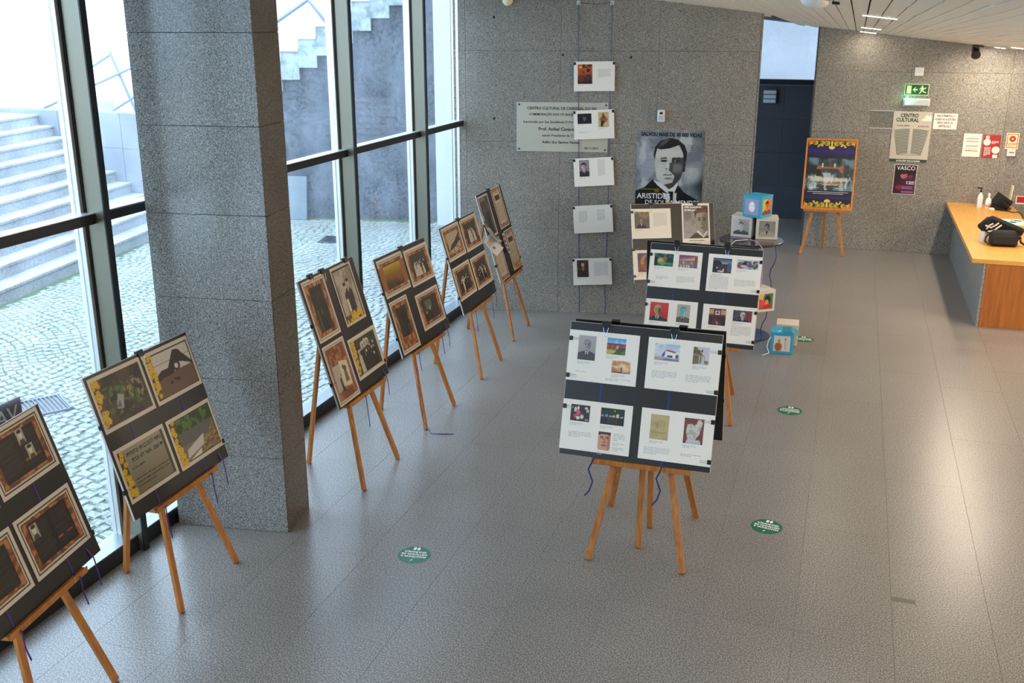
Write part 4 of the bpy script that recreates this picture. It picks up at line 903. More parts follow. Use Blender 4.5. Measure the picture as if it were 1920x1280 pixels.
# ------------------------------------------------------------------ ON THE CENTRE WALL
mat('plaque_metal', (196, 192, 176), .35, metal=.15, var=.08, vscale=3)
def on_back(u, z, off=0.0, roll=0): return G2 @ Matrix.Translation((u, 10.918-off, z)) @ Matrix.Rotation(-roll, 4, 'Y')
e = empty('wall_plaque', mw=on_back(-.977, 2.018), label='brushed metal plaque with engraved lettering on the grey stone wall', cat='plaque')
ob('plate', B(-.482, .482, -.006, 0, -.255, .255, bev=.001), MATS['plaque_metal'], e)
letters(e, [('CENTRO CULTURAL DE CARREGAL DO SAL', -.37, .180, .040, .735, .0009), ('COMEMORA\u00c7\u00c3O DOS 175 ANOS', -.35, .120, .033, .462, .0007),
   ('Inaugurado por Sua Excel\u00eancia O Pre', -.411, .042, .034, .525, .0006), ('Prof. An\u00edbal Cavaco', -.25, -.035, .047, .375, .0009),
   ('sendo Presidente da C', -.21, -.097, .032, .325, .0005), ('At\u00edlio dos Santos Nunes', -.21, -.168, .038, .40, .0008), ('06.11.2011', .239, -.223, .028, .147, .0008)], 'text_black', -.0068)
for x in (-.455, .455):
    for z in (-.23, .23):
        bm = new(); lathe(bm, [(.009, 0), (.009, .004), (.006, .007)], 12); bmesh.ops.rotate(bm, verts=bm.verts, matrix=Matrix.Rotation(R(90), 3, 'X')); bmesh.ops.translate(bm, verts=bm.verts, vec=(x, -.006, z)); ob('screw', bm, MATS['steel_dark'], e)
# two cords and the five sheets clipped to them
def wp(u, z, off): return uvw(u, 10.918-off, z)
bm = new(); tube(bm, [wp(-.828, 3.25, .02), wp(-.80, 2.0, .02), wp(-.778, 1.0, .02), wp(-.755, 0.01, .02)], .0045, 6)
c1 = tag(ob('cord', bm, MATS['ribbon_blue'], smooth=True), 'left blue cord hanging from a hook on the stone wall', 'cord', 'blue cords on the stone wall')
bm = new(); tube(bm, [wp(-.488, 3.25, .02), wp(-.475, 2.0, .02), wp(-.47, 1.0, .02), wp(-.478, .55, .02), wp(-.482, .25, .02), wp(-.465, .12, .03), wp(-.472, .012, .05)], .0045, 6)
c2 = tag(ob('cord', bm, MATS['ribbon_blue'], smooth=True), 'right blue cord with a kinked lower end on the stone wall', 'cord', 'blue cords on the stone wall')
for u, lb in ((-.828, 'left clear hook holding the left blue cord'), (-.488, 'right clear hook holding the right blue cord')):
    e = empty('wall_hook', mw=on_back(u, 3.255), label=lb, cat='hook', group='hooks for the blue cords')
    ob('base', B(-.018, .018, -.006, 0, -.02, .025, bev=.002), MATS['alu_light'], e)
    bm = new(); tube(bm, [(0, -.004, .005), (0, -.024, 0), (0, -.03, .014)], .005, 8); ob('peg', bm, MATS['alu_light'], e)
bm = new(); tube(bm, [wp(-.828, 3.262, .012), wp(-.66, 3.245, .01), wp(-.488, 3.262, .012)], .0018, 5)
tag(ob('wire', bm, MATS['steel_dark']), 'thin dark wire sagging between the two clear hooks', 'wire')
HS = [(-.65, 2.54, 1.0, [('orange', -.17, -.02, -.075, .12)], [(.035, .17, .07, 9)], 'topmost hanging white sheet, with an orange and black painting'),
      (-.641, 2.053, 2.8, [('oval', -.17, -.025, .01, .115), ('sepia_fig', .045, .155, -.03, .125)], [(-.17, -.02, -.07, 2)], 'second hanging white sheet, overlapping the metal plaque, with a dark rounded picture'),
      (-.632, 1.561, 4.0, [('bust', -.15, -.045, -.045, .13)], [(.045, .12, .125, 18)], 'third hanging white sheet from the top, with a small portrait of a man'),
      (-.627, 1.058, 4.3, [], [(-.15, -.06, .09, 13), (.045, .13, .1, 13)], 'fourth hanging white sheet, carrying only text'),
      (-.621, .481, 3.3, [('interior', -.165, -.04, -.06, .13)], [(.02, .17, .1, 16)], 'lowest hanging white sheet, with a dark brown interior picture')]
for u, z, ro, pics, tx, lb in HS:
    e = empty('hanging_sheet', mw=on_back(u, z, .03, R(ro)), label=lb, cat='paper sheet', group='sheets hung on the blue cords')
    s = sheet_box('sheet', .42, .297, 0, 0, e)
    for k, a, b_, c, d in pics: ob('picture', pic(k, b_-a, d-c, 5), None, s, loc=((a+b_)/2, -.0018, (c+d)/2))
    bm = new()
    for k, a, b_, c, d in pics: tlines(bm, a, a+.06, c-.01, 2, .007, rg, -.0016)
    for a, b_, zt, n in tx: tlines(bm, a, b_, zt, n, .0095, rg, -.0016)
    tag(ob('text_block', bm, MATS['text_grey'], s), kind='stuff')
    for x in (-.2, .2): ob('binder_clip', B(x-.011, x+.011, -.006, .012, .115, .143, bev=.002), MATS['clip_black'], e)
# detector, bell, portrait poster
mat('white_plastic', (226, 224, 218), .4)
e = empty('motion_detector', mw=on_back(.048, 2.15), label='small white motion detector box above the portrait poster', cat='sensor')
ob('housing', B(-.038, .038, -.045, 0, -.062, .062, bev=.008), MATS['white_plastic'], e); ob('lens', B(-.016, .016, -.048, -.044, .018, .04, bev=.002), mat('lens_red', (96, 20, 24), .2), e); ob('lower_lens', B(-.026, .026, -.047, -.044, -.045, .005), MATS['car_silver'], e)
e = empty('wall_dome', mw=on_back(-1.554, 3.285), label='cream round dome on the stone wall, cut by the top edge', cat='alarm')
bm = new(); lathe(bm, [(.055, 0), (.052, .02), (.035, .04), (.01, .048)], 24); bmesh.ops.rotate(bm, verts=bm.verts, matrix=Matrix.Rotation(R(90), 3, 'X')); ob('dome', bm, mat('cream', (236, 226, 190), .4), e, smooth=True)
cv = Cv(200, 280, (120, 128, 134), 77)
P = lambda x, y: ((x-75)/995, 1-(y-85)/1400)
cv.a[:] = (142, 150, 160); cv.cloud(7, 9, (104, 110, 122), .8, .42, .6); cv.cloud(9, 7, (186, 190, 188), .8, .52, .66)
cv.mix(np.clip((cv.x-.72)*4, 0, 1)*np.clip(1-np.abs(cv.y-.42)*3.2, 0, 1), (18, 34, 36), .95); cv.mix(np.clip((cv.x-.8)*4, 0, 1)*np.clip((cv.y-.7)*4, 0, 1), (30, 44, 46), .9)
cv.ell(.84, .55, .14, .1, (206, 210, 206), .6, .9); cv.rect(0, .935, 1, 1, (120, 128, 136), .5)
cv.text(.1, .55, .3, .85, 7, (170, 176, 182), .25); cv.text(.74, .6, .95, .85, 10, (80, 90, 96), .35)
cv.poly([P(50, 1000), P(210, 930), P(330, 810), P(560, 900), P(700, 880), P(800, 1000), P(1000, 1110), P(1080, 1180), P(1080, 1500), P(0, 1500)], (14, 16, 18))
cv.poly([P(330, 820), P(400, 900), P(540, 1010), P(640, 1060), P(705, 890), P(700, 860), P(500, 880)], (206, 208, 206))
cv.poly([P(480, 1010), P(540, 1130), P(560, 1400), P(700, 1400), P(690, 1010), P(600, 1040)], (196, 198, 200)); cv.poly([P(560, 990), P(640, 990), P(650, 1400), P(570, 1400), P(600, 1080)], (12, 13, 15))
FC = [P(345, 560), P(352, 380), P(440, 330), P(680, 305), P(790, 380), P(800, 560), P(770, 690), P(740, 800), P(640, 920), P(575, 960), P(470, 890), P(380, 780)]
cv.poly(FC, (182, 184, 178))
cv.poly([P(600, 500), P(770, 480), P(800, 560), P(740, 800), P(640, 920), P(575, 960), P(500, 890), P(620, 860), P(650, 760), P(590, 700), P(600, 600)], (58, 62, 62))
cv.ell(*P(680, 640), .09, .05, (112, 116, 112), .9, .8); cv.ell(*P(520, 430), .22, .05, (204, 206, 200), .6, .8); cv.ell(*P(440, 700), .07, .07, (200, 202, 196), .5, .8); cv.ell(*P(470, 810), .1, .04, (190, 192, 186), .5, .8)
cv.poly([P(790, 530), P(808, 560), P(800, 690), P(760, 700), P(770, 600)], (36, 40, 40))
cv.poly([P(325, 430), P(345, 330), P(420, 240), P(560, 195), P(680, 220), P(780, 300), P(820, 400), P(812, 540), P(785, 560), P(760, 420), P(700, 300), P(560, 350), P(430, 368), P(375, 350), P(352, 470), P(346, 545)], (20, 22, 24))
cv.ell(*P(480, 260), .09, .022, (110, 114, 112), .6, .8, rot=.5)
for x0, x1, y in ((425, 540, 495), (595, 730, 492)): cv.poly([P(x0, y+22), P(x0+15, y-6), P(x1-20, y-12), P(x1, y+6), P(x0+50, y+8)], (24, 26, 26), .95)
cv.ell(*P(485, 535), .05, .012, (30, 32, 32), .95, .4); cv.ell(*P(662, 538), .05, .013, (20, 22, 22), .95, .4); cv.ell(*P(650, 538), .014, .006, (190, 190, 188), .9, .4)
cv.poly([P(565, 560), P(600, 560), P(625, 640), P(600, 700), P(560, 680)], (56, 60, 60), .9); cv.ell(*P(528, 654), .016, .007, (30, 32, 32), .9, .4); cv.ell(*P(545, 600), .03, .05, (206, 208, 202), .6, .8)
cv.poly([P(460, 745), P(510, 735), P(560, 742), P(620, 730), P(600, 750), P(500, 752)], (26, 28, 28)); cv.ell(*P(560, 798), .06, .008, (70, 74, 72), .8, .5)
cv.poly([P(340, 560), P(345, 700), P(400, 820), P(350, 820), P(320, 700)], (150, 156, 160), .0)
cv.rect(.07, .372, .36, .378, (120, 110, 30)); cv.ell(.32, .36, .04, .025, (110, 98, 24), .9, .4)
e = empty('portrait_poster', mw=on_back(.16, 1.512, 0), label='large grey portrait poster of a young man in a high collar on the stone wall', cat='poster')
s = ob('sheet', B(-.347, .347, -.002, 0, -.49, .49), MATS['paper'], e); ob('print', cv.mesh(.694, .98), None, s, loc=(0, -.0026, 0))
letters(e, [('SALVOU MAIS DE 30 000 VIDAS', -.308, .432, .052, .625, .0028, R(-.6))], 'text_black', -.0032)
letters(e, [('ARISTIDES', -.33, -.222, .078, .345, .0006), ('DE SOUSA MENDES', -.245, -.285, .068, .56, .0004)], 'text_white', -.0032)
for u, z in ((-1.70, 3.12), (-1.70, 2.1), (-.98, 2.75), (-.28, 2.73), (-1.72, .95)):
    bm = new(); lathe(bm, [(.012, 0), (.008, .003)], 10); bmesh.ops.rotate(bm, verts=bm.verts, matrix=Matrix.Rotation(R(90), 3, 'X')); o = ob('wall_plug', bm, MATS['clip_black'], wall_back); o.matrix_local = on_back(u, z, -.001)

# ------------------------------------------------------------------ ON THE FAR WALL
def on_far(name, x0, x1, z0, z1, label, cat, th=.003, m='paper', part='sheet', bev=0):
    e = empty(name, loc=((x0+x1)/2, 15.018, (z0+z1)/2), label=label, cat=cat)
    W, H = x1-x0, z1-z0
    ob(part, B(-W/2, W/2, -th, 0, -H/2, H/2, bev=bev), MATS[m], e); return e, W, H
e, W, H = on_far('blank_plate', .727, .838, 2.386, 2.495, 'small blank white square plate above the exit sign', 'plate', .02, 'white_plastic', 'cover', .003)
ob('button', B(-.012, .012, -.024, -.02, -.012, .012, bev=.002), MATS['white_plastic'], e)
mat('sign_green', (10, 84, 50), .4); mat('sign_glow', (214, 232, 180), .5)
e, W, H = on_far('exit_sign', .626, .927, 2.133, 2.28, 'green exit sign with an arrow and a running figure on the far wall', 'sign', .004, 'sign_glow', 'backing')
ob('green_field', B(-W/2+.008, W/2-.008, -.0052, -.004, -H/2+.008, H/2-.008), MATS['sign_green'], e)
def flat(pts, y, m, name='symbol', par=None):
    bm = new(); poly(bm, pts, y, y+.0006, FACE); return ob(name, bm, MATS[m], par or e)
flat([(-.125, -.052), (-.068, -.052), (-.068, .052), (-.125, .052)], .006, 'sign_glow', 'door_symbol')
flat([(-.05, 0), (-.02, .03), (-.008, .03), (-.028, .008), (.012, .008), (.012, -.008), (-.028, -.008), (-.008, -.03), (-.02, -.03)], .006, 'sign_glow', 'arrow')
flat([(.066+.012*math.cos(t*.785), .042+.012*math.sin(t*.785)) for t in range(8)], .006, 'sign_glow', 'running_figure')
flat([(.03, .0), (.045, .028), (.075, .032), (.1, .02), (.112, .034), (.118, .026), (.104, .006), (.09, .012), (.082, -.008), (.098, -.026), (.124, -.03), (.124, -.04), (.09, -.038), (.07, -.016), (.058, -.034), (.04, -.054), (.03, -.05), (.044, -.03), (.056, .012), (.05, .016), (.038, -.004)], .0064, 'sign_glow', 'running_figure')
e, W, H = on_far('emergency_light', .62, .957, 1.99, 2.092, 'white emergency light unit with a green glow under the exit sign', 'lamp', .012, 'white_plastic', 'housing', .003)
ob('diffuser', B(-W/2+.01, W/2-.01, -.055, -.012, -H/2+.006, H/2-.012, bev=.012), MATS['car_silver'], e)
bm = new(); lathe(bm, [(.016, 0), (.012, .006)], 12); bmesh.ops.rotate(bm, verts=bm.verts, matrix=Matrix.Rotation(R(90), 3, 'X')); bmesh.ops.translate(bm, verts=bm.verts, vec=(-W/2+.055, -.056, .034)); ob('indicator', bm, MATS['led_green'], e)
d = bpy.data.lights.new('indicator_glow', 'POINT'); d.energy = .35; d.color = (.2, 1, .5); d.shadow_soft_size = .01
o = bpy.data.objects.new('indicator_glow', d); COL.objects.link(o); o.location = (.68, 14.93, 2.09)
mat('sign_beige', (196, 190, 176), .4); mat('seat_green', (34, 66, 56), .5); mat('maroon_text', (110, 50, 50), .6)
e, W, H = on_far('seating_plan', .523, 1.011, 1.242, 1.92, 'beige seating plan board with green rows, headed by bold black letters', 'sign', .008, 'sign_beige', 'board')
letters(e, [('CENTRO', -.155, .265, .068, .225, .002), ('CULTURAL', -.205, .205, .068, .285, .002)], 'text_black', -.0086)
letters(e, [('PLATEIA IMPAR', -.19, .145, .022, .16, .0006), ('PLATEIA PAR', .075, .14, .022, .14, .0006)], 'maroon_text', -.0086)
flat([(.1, .22), (.24, .22), (.24, .29), (.215, .295), (.2, .275), (.19, .3), (.165, .29), (.15, .255), (.125, .25), (.115, .225)], .009, 'paper', 'emblem')
for k in range(17):
    z = .108-.0195*k; wd = .19-.0035*k
    for sg, c in ((-1, -.02-.0), (1, .02)):
        pts = []
        for t in range(7):
            q = t/6; x = c+sg*wd*q; pts.append((x, z-.018*q*q))
        n_ = [(x, y-.009) for x, y in reversed(pts)]
        if sg < 0: pts, n_ = pts, n_
        flat(pts+n_, .0088, 'seat_green', 'seat_row')
flat([(-W/2+.004, -H/2+.004), (W/2-.004, -H/2+.004), (W/2-.004, -H/2+.045), (-W/2+.004, -H/2+.045)], .009, 'seat_green', 'footer')
letters(e, [('LOTA\u00c7\u00c3O 200 LUGARES', -.15, -H/2+.012, .028, .30, .0008)], 'text_white', -.0098)
for q in (-1, 1): ob('outline', (lambda b: (bar(b, (q*.225, -.009, .11), (q*.15, -.009, -.235), .004, .001, up=(0, 1, 0)), b)[1])(new()), MATS['joint'], e)
ob('outline', B(-.15, .15, -.0095, -.0085, -.237, -.233), MATS['joint'], e)
e, W, H = on_far('notice_sign', 1.032, 1.325, 1.70, 1.906, 'white notice with four lines of dark capitals beside the seating plan', 'sign', .003)
letters(e, [('N\u00c3O \u00c9 PERMITIDO O', -.11, .058, .038, .22, .001), ('ACESSO AO AUDIT\u00d3RIO', -.13, .013, .038, .26, .001), ('AP\u00d3S O IN\u00cdCIO DO', -.10, -.032, .038, .20, .001), ('ESPET\u00c1CULO', -.08, -.077, .038, .155, .001)], 'text_black', -.0036)
e, W, H = on_far('show_poster', .609, .90, .808, 1.212, 'dark purple show poster reading VASCO under the seating plan', 'poster', .002)
cv = Cv(70, 98, (44, 14, 36), 51); cv.grad(0, (60, 20, 56), 1, (30, 12, 26)); cv.ell(.45, .62, .16, .1, (196, 120, 96), .95, .4); cv.ell(.42, .72, .1, .05, (60, 24, 26)); cv.ell(.3, .22, .2, .08, (150, 40, 40), .9, .6); cv.ell(.75, .6, .1, .06, (150, 50, 50), .8, .6); cv.ell(.75, .35, .4, .3, (96, 36, 84), .5, .9); cv.text(.4, .16, .95, .26, 3, (196, 170, 190)); cv.rect(.4, .04, .95, .1, (150, 90, 150))
put(cv, W-.012, H-.012, e, 0, 0, -.0026)
letters(e, [('VASCO', -.115, .13, .075, .235, .0006), ('12', .015, -.06, .055, .055, .001), ('NOV', .085, -.04, .024, .045, .001), ('21H', .085, -.062, .02, .04, .001)], 'text_white', -.0032)
e, W, H = on_far('white_notice', 1.432, 1.652, 1.351, 1.654, 'white printed notice to the left of the red one', 'notice', .002)
for k, z in enumerate((.085, -.075)): ob('rule', B(-.08, .08, -.003, -.0022, z-.003, z+.003), MATS['text_black'], e)
for k, z in enumerate((.06, .0)): ob('paragraph', B(-.075, .08, -.003, -.0022, z-.02, z), MATS['text_grey'], e)
bm = new(); tlines(bm, -.03, .08, .115, 2, .012, rg, -.0026); tlines(bm, -.08, .07, -.04, 3, .012, rg, -.0026); tag(ob('text_block', bm, MATS['text_grey'], e), kind='stuff')
mat('notice_red', (168, 40, 36), .5)
e, W, H = on_far('red_notice', 1.673, 1.884, 1.343, 1.645, 'red notice with white circles between the white notice and the fire sign', 'notice', .002, 'notice_red')
for x, z, r_ in ((-.055, .055, .045), (.06, -.045, .048)): flat([(x+r_*math.cos(t*.3927), z+r_*math.sin(t*.3927)) for t in range(16)], .0028, 'paper', 'circle')
flat([(.03, -.15), (.09, -.15), (.09, -.105), (.03, -.105)], .0028, 'paper', 'white_patch'); flat([(-.08, .1), (-.03, .1), (-.03, .14), (-.08, .14)], .0028, 'sign_beige', 'pale_patch')
bm = new(); tlines(bm, .0, .09, .07, 3, .014, rg, -.0026); tlines(bm, -.08, .0, -.01, 8, .015, rg, -.0026); tag(ob('text_block', bm, MATS['text_white'], e), kind='stuff')
mat('fire_red', (196, 30, 34), .4); mat('sign_cream', (236, 226, 180), .5)
e, W, H = on_far('fire_sign', 1.948, 2.102, 1.471, 1.677, 'cream sign with a red ring on the far wall above the call point', 'sign', .004, 'sign_cream', 'plate')
for a in ((-.062, .062, .082, .09), (-.062, .062, -.088, -.08), (-.066, -.058, -.088, .09), (.058, .066, -.088, .09), (-.062, .062, -.038, -.030)): ob('red_border', B(a[0], a[1], -.0052, -.004, a[2], a[3]), MATS['fire_red'], e)
flat([(.04*math.cos(t*.3927), .028+.04*math.sin(t*.3927)) for t in range(16)], .0056, 'fire_red', 'ring'); flat([(.013*math.cos(t*.5236), .028+.013*math.sin(t*.5236)) for t in range(12)], .0062, 'sign_cream', 'ring_centre')
bm = new(); tlines(bm, -.048, .05, -.048, 2, .014, rg, -.0056); tag(ob('text_block', bm, MATS['fire_red'], e), kind='stuff')
e, W, H = on_far('call_point', 1.976, 2.078, 1.381, 1.468, 'small white call point box under the fire sign', 'call point', .05, 'white_plastic', 'housing', .004)
ob('dial', B(-.03, .03, -.053, -.05, .0, .012), MATS['alu_grey'], e)
e, W, H = on_far('leaflet_holder', .222, .520, 1.69, 1.922, 'clear acrylic holder with pale edges left of the seating plan', 'holder', .003, 'acrylic', 'back')
for z in (-H/2, H/2): ob('edge', B(-W/2, W/2, -.012, -.002, z-.005, z+.005), MATS['alu_light'], e)
e, W, H = on_far('red_label', 2.17, 2.30, .75, .86, 'small red and white label at the right edge above the desk', 'label', .003)
ob('red_field', B(-W/2+.012, W/2-.012, -.0042, -.003, -H/2+.02, H/2-.01), MATS['fire_red'], e)

# easel with the framed show poster
easel((-.235, 14.44, 0), R(1), 'easel carrying the framed poster in front of the far wall', None, rear=.50, zl=.60)
M = Matrix.Translation((-.228, 14.545, .617)) @ Matrix.Rotation(R(1.2), 4, 'Z') @ Matrix.Rotation(-R(16.2), 4, 'X')
e = empty('framed_poster', mw=M, label='dark blue framed poster with gold scrollwork and a sewing machine', cat='poster')
W, H = .672, .968
for nm, a in (('frame_rail', (-W/2, W/2, 0, .024)), ('frame_rail', (-W/2, W/2, H-.024, H)), ('frame_stile', (-W/2, -W/2+.024, .024, H-.024)), ('frame_stile', (W/2-.024, W/2, .024, H-.024))): ob(nm, B(a[0], a[1], -.012, .010, a[2], a[3], bev=.002), MATS['frame_wood'], e)
cv = Cv(128, 186, (12, 12, 24), 61); cv.grad(.74, (14, 14, 30), .84, (34, 22, 110)); cv.grad(.84, (34, 22, 110), .96, (10, 10, 18)); cv.grad(.14, (34, 24, 96), .24, (12, 14, 26)); cv.rect(0, .26, 1, .74, (44, 58, 62))
cv.cloud(6, 7, (96, 132, 140), .9, .45, .62, (0, .26, 1, .74)); cv.cloud(14, 9, (190, 204, 204), .8, .54, .64, (0, .26, 1, .52)); cv.cloud(6, 8, (20, 30, 36), .9, .5, .62, (0, .5, 1, .76))
cv.ell(.28, .585, .055, .045, (150, 90, 62)); cv.rect(.28, .58, .76, .615, (140, 86, 60)); cv.poly([(.66, .6), (.78, .64), (.78, .52), (.74, .52)], (150, 94, 66)); cv.rect(.235, .46, .33, .57, (44, 26, 24)); cv.rect(.33, .6, .36, .66, (196, 190, 180)); cv.rect(.58, .61, .62, .66, (190, 184, 174)); cv.rect(.76, .38, .8, .6, (120, 80, 60), .7)
cv.ell(.5, .42, .42, .035, (214, 206, 190), .8, .5); cv.ell(.55, .36, .3, .02, (206, 160, 130), .6, .6)
def scroll(cv, up):
    Y = (lambda t: 1-t) if up else (lambda t: t)
    g = (214, 184, 60); cv.poly([(0, Y(0)), (1, Y(0)), (1, Y(.03)), (.85, Y(.012)), (.5, Y(.05)), (.15, Y(.012)), (0, Y(.03))], g, .5)
    for sx in (-1, 1):
        f = lambda x: .5+sx*x
        for cx, cy, r_ in ((.1, .048, .055), (.2, .04, .042), (.34, .042, .05)):
            cv.ell(f(cx), Y(cy), r_, r_*.62, g, 1, .12); cv.ell(f(cx+.008), Y(cy), r_*.62, r_*.38, (12, 12, 24), 1, .15); cv.ell(f(cx), Y(cy), r_*.34, r_*.2, g)
        for k in range(4): cv.ell(f(.24-.04*math.cos(k)), Y(.082-.018*math.sin(k*1.3)), .024, .012, g)
        cv.poly([(f(.5), Y(.0)), (f(.47), Y(.09)), (f(.40), Y(.03)), (f(.3), Y(.012))], (196, 130, 40)); cv.ell(f(.43), Y(.05), .03, .012, g)
    for k in range(5): a = R(30+30*k); cv.ell(.5+.05*math.cos(a), Y(.085+.03*math.sin(a)), .018, .02, (226, 200, 80))
    cv.ell(.5, Y(.055), .02, .045, (226, 200, 80))
scroll(cv, True); scroll(cv, False)
ob('print', cv.mesh(W-.044, H-.044), None, e, loc=(0, -.002, H/2)); ob('backing', B(-W/2+.02, W/2-.02, 0, .006, .02, H-.02), MATS['board_black'], e)
letters(e, [('para festas', -.28, .43, .05, .18, .0003), ('espet\u00e1culo musical', -.08, .335, .022, .2, .0003)], 'sign_cream', -.004)
bm = new(); tlines(bm, -.27, .02, .30, 1, .014, rg, -.003); tlines(bm, .1, .24, .3, 1, .014, rg, -.003); tlines(bm, -.27, .27, .245, 1, .014, rg, -.003, last=1); tlines(bm, -.2, .2, .222, 1, .014, rg, -.003, last=1); tag(ob('text_block', bm, MATS['text_white'], e), kind='stuff')
e = empty('wall_lamp', loc=(-1.275, 17.098, 1.94), label='louvred bluish wall lamp in the dark passage beyond the opening', cat='lamp')
ob('housing', B(-.105, .105, -.05, 0, -.11, .11, bev=.004), MATS['alu_grey'], e)
for k in range(3): ob('louvre', B(-.095, .095, -.075, -.05, -.10+.068*k, -.045+.068*k, bev=.003), MATS['car_silver'], e)

# ------------------------------------------------------------------ THE DESK AND WHAT IS ON IT
e = empty('reception_desk', loc=(1.73, 11.4, 0), label='long wooden reception desk running up to the far wall', cat='desk')
ob('worktop', B(-.41, .41, 0, 3.612, .68, .729, bev=.003), MATS['desk_wood'], e)
ob('front_panel', B(-.265, .39, .008, .03, 0, .68, bev=.002), MATS['desk_front_wood'], e)
ob('side_panel', B(-.29, -.266, .012, 3.60, 0, .68), MATS['granite_pillar'], e)
ob('inner_panel', B(.36, .385, .035, 3.6, 0, .68), MATS['desk_front_wood'], e)
Z = .7295
mat('bottle_clear', (226, 226, 224), .15, spec=.6); mat('label_pink', (226, 150, 130), .5)
e = empty('pump_bottle', loc=(1.70, 14.72, Z), label='clear sanitiser bottle with a black pump at the far end of the desk', cat='bottle')
bm = new(); lathe(bm, [(.034, 0), (.036, .01), (.036, .13), (.026, .165), (.013, .185), (.013, .2)], 20); ob('body', bm, MATS['bottle_clear'], e, smooth=True)
bm = new(); lathe(bm, [(.015, .2), (.015, .22), (.006, .222), (.006, .245)], 14); box(bm, -.05, .012, -.009, .009, .245, .262, bev=.003); ob('pump', bm, MATS['clip_black'], e, smooth=True)
e = empty('cap_bottle', loc=(1.80, 14.68, Z), label='clear bottle with a white cap and pinkish label beside the pump bottle', cat='bottle')
bm = new(); lathe(bm, [(.036, 0), (.039, .01), (.039, .09), (.03, .125), (.014, .14), (.014, .155)], 20); ob('body', bm, MATS['bottle_clear'], e, smooth=True)
bm = new(); lathe(bm, [(.0396, .02), (.0396, .045)], 20); ob('label', bm, MATS['label_pink'], e, smooth=True)
bm = new(); lathe(bm, [(.017, .155), (.017, .19), (.012, .198)], 14); ob('cap', bm, MATS['white_plastic'], e, smooth=True)
e = empty('desk_phone', loc=(1.95, 14.62, Z), rot=(0, 0, R(-24)), label='black desk telephone with a raised screen near the far wall', cat='telephone')
bm = new(); poly(bm, [(-.1, 0), (.1, 0), (.1, .02), (-.1, .07)], -.1, .1, FACE); ob('base', bm, MATS['clip_black'], e)
bm = new(); bar(bm, (-.10, 0, .155), (.10, 0, .04), .17, .016, up=(0, 1, 0), bev=.003); ob('face_plate', bm, mat('phone_black', (36, 32, 32), .4), e)
bm = new(); bar(bm, (-.02, -.06, .135), (.11, -.06, .06), .04, .03, up=(0, 1, 0), bev=.006); ob('handset', bm, MATS['clip_black'], e)
ob('screen', (lambda b: (bar(b, (-.085, .03, .158), (-.04, .03, .132), .08, .004, up=(0, 1, 0)), b)[1])(new()), MATS['alu_grey'], e)
tag(ob('phone_cable', (lambda b: (tube(b, [(2.0, 14.5, Z+.006), (2.06, 14.40, Z+.008), (2.12, 14.36, Z+.02), (2.16, 14.3, Z+.01), (2.2, 14.25, Z-.1)], .006, 6), b)[1])(new()), MATS['clip_black'], smooth=True), 'black cable running from the telephone over the desk edge', 'cable')
e = empty('card_stand', loc=(2.05, 14.74, Z), rot=(0, R(4), 0), label='tall thin cream card seen edge-on behind the telephone', cat='card')
ob('card', B(-.006, .006, -.07, .07, 0, .30), MATS['cream'], e); ob('foot', B(-.03, .05, -.06, .06, 0, .006), MATS['cream'], e)
cv = None
e = empty('folded_tissue', loc=(1.84, 14.56, Z), label='small crumpled white tissue left of the telephone', cat='tissue')
bm = new(); bmesh.ops.create_icosphere(bm, subdivisions=2, radius=.032)
rr = random.Random(9)
for v in bm.verts: v.co = Vector((v.co.x*1.3, v.co.y, max(0, v.co.z*.7+.012)))*rr.uniform(.8, 1.15)
for v in bm.verts: v.co.z = max(0, v.co.z)
ob('tissue', bm, MATS['paper'], e)
mat('pale_blue_paper', (190, 224, 222), .6)
e = empty('pale_blue_leaflet', loc=(2.0, 13.72, Z), rot=(0, 0, R(4)), label='pale blue leaflets with dark marks lying by the desk edge', cat='leaflet')
ob('sheet', B(-.13, .12, -.21, .2, 0, .0015), MATS['pale_blue_paper'], e)
for a in ((-.05, .02, -.05, .02), (.03, .1, .06, .11), (-.02, .05, .1, .13)): ob('print_mark', B(a[0], a[1], a[2], a[3], .0016, .0022), MATS['text_black'], e)
# shoulder bag with a white cup tucked behind it
mat('bag_black', (18, 16, 18), .75, bump=.5, bscale=300); mat('strap_beige', (190, 182, 164), .7)
e = empty('camera_bag', loc=(1.69, 12.17, Z), rot=(0, 0, R(2)), label='black fabric camera bag with beige lettered strap on the desk', cat='bag')
bm = new(); box(bm, -.145, .145, -.075, .075, .002, .17, bev=.028)
for v in bm.verts:
    if v.co.z > .1: v.co.x *= .93; v.co.y *= .86
ob('body', bm, MATS['bag_black'], e, smooth=True)
ob('front_pocket', B(-.12, .12, -.088, -.072, .03, .125, bev=.008), MATS['bag_black'], e, smooth=True)
bm = new(); bar(bm, (-.17, .13, .225), (.19, .09, .09), .20, .06, up=(0, 1, .3), bev=.022); ob('flap', bm, MATS['bag_black'], e, smooth=True)
bm = new(); bar(bm, (-.21, .16, .13), (-.10, .16, .25), .14, .05, up=(0, 1, 0), bev=.018); ob('rolled_strap', bm, MATS['bag_black'], e, smooth=True)
for pts in ([(-.175, .055, .17), (-.15, .05, .215), (-.115, .05, .235)], [(-.19, .06, .21), (-.13, .05, .19), (-.09, .04, .22), (-.06, .05, .245)], [(-.16, .045, .145), (-.10, .03, .165), (-.07, .03, .195), (-.03, .04, .225)]):
    bm = new(); strip(bm, [(x, y-.02, z) for x, y, z in pts], .016, n=(0, -1, .4), th=.003); ob('beige_webbing', bm, MATS['strap_beige'], e, label if False else None) if False else ob('beige_webbing', bm, MATS['strap_beige'], e)
bm = new(); tube(bm, [(.14, .0, .12), (.175, .01, .09), (.18, 0, .05), (.22, -.02, .025), (.30, -.03, .012), (.40, -.02, .012)], .012, 8); ob('shoulder_strap', bm, MATS['bag_black'], e, smooth=True)
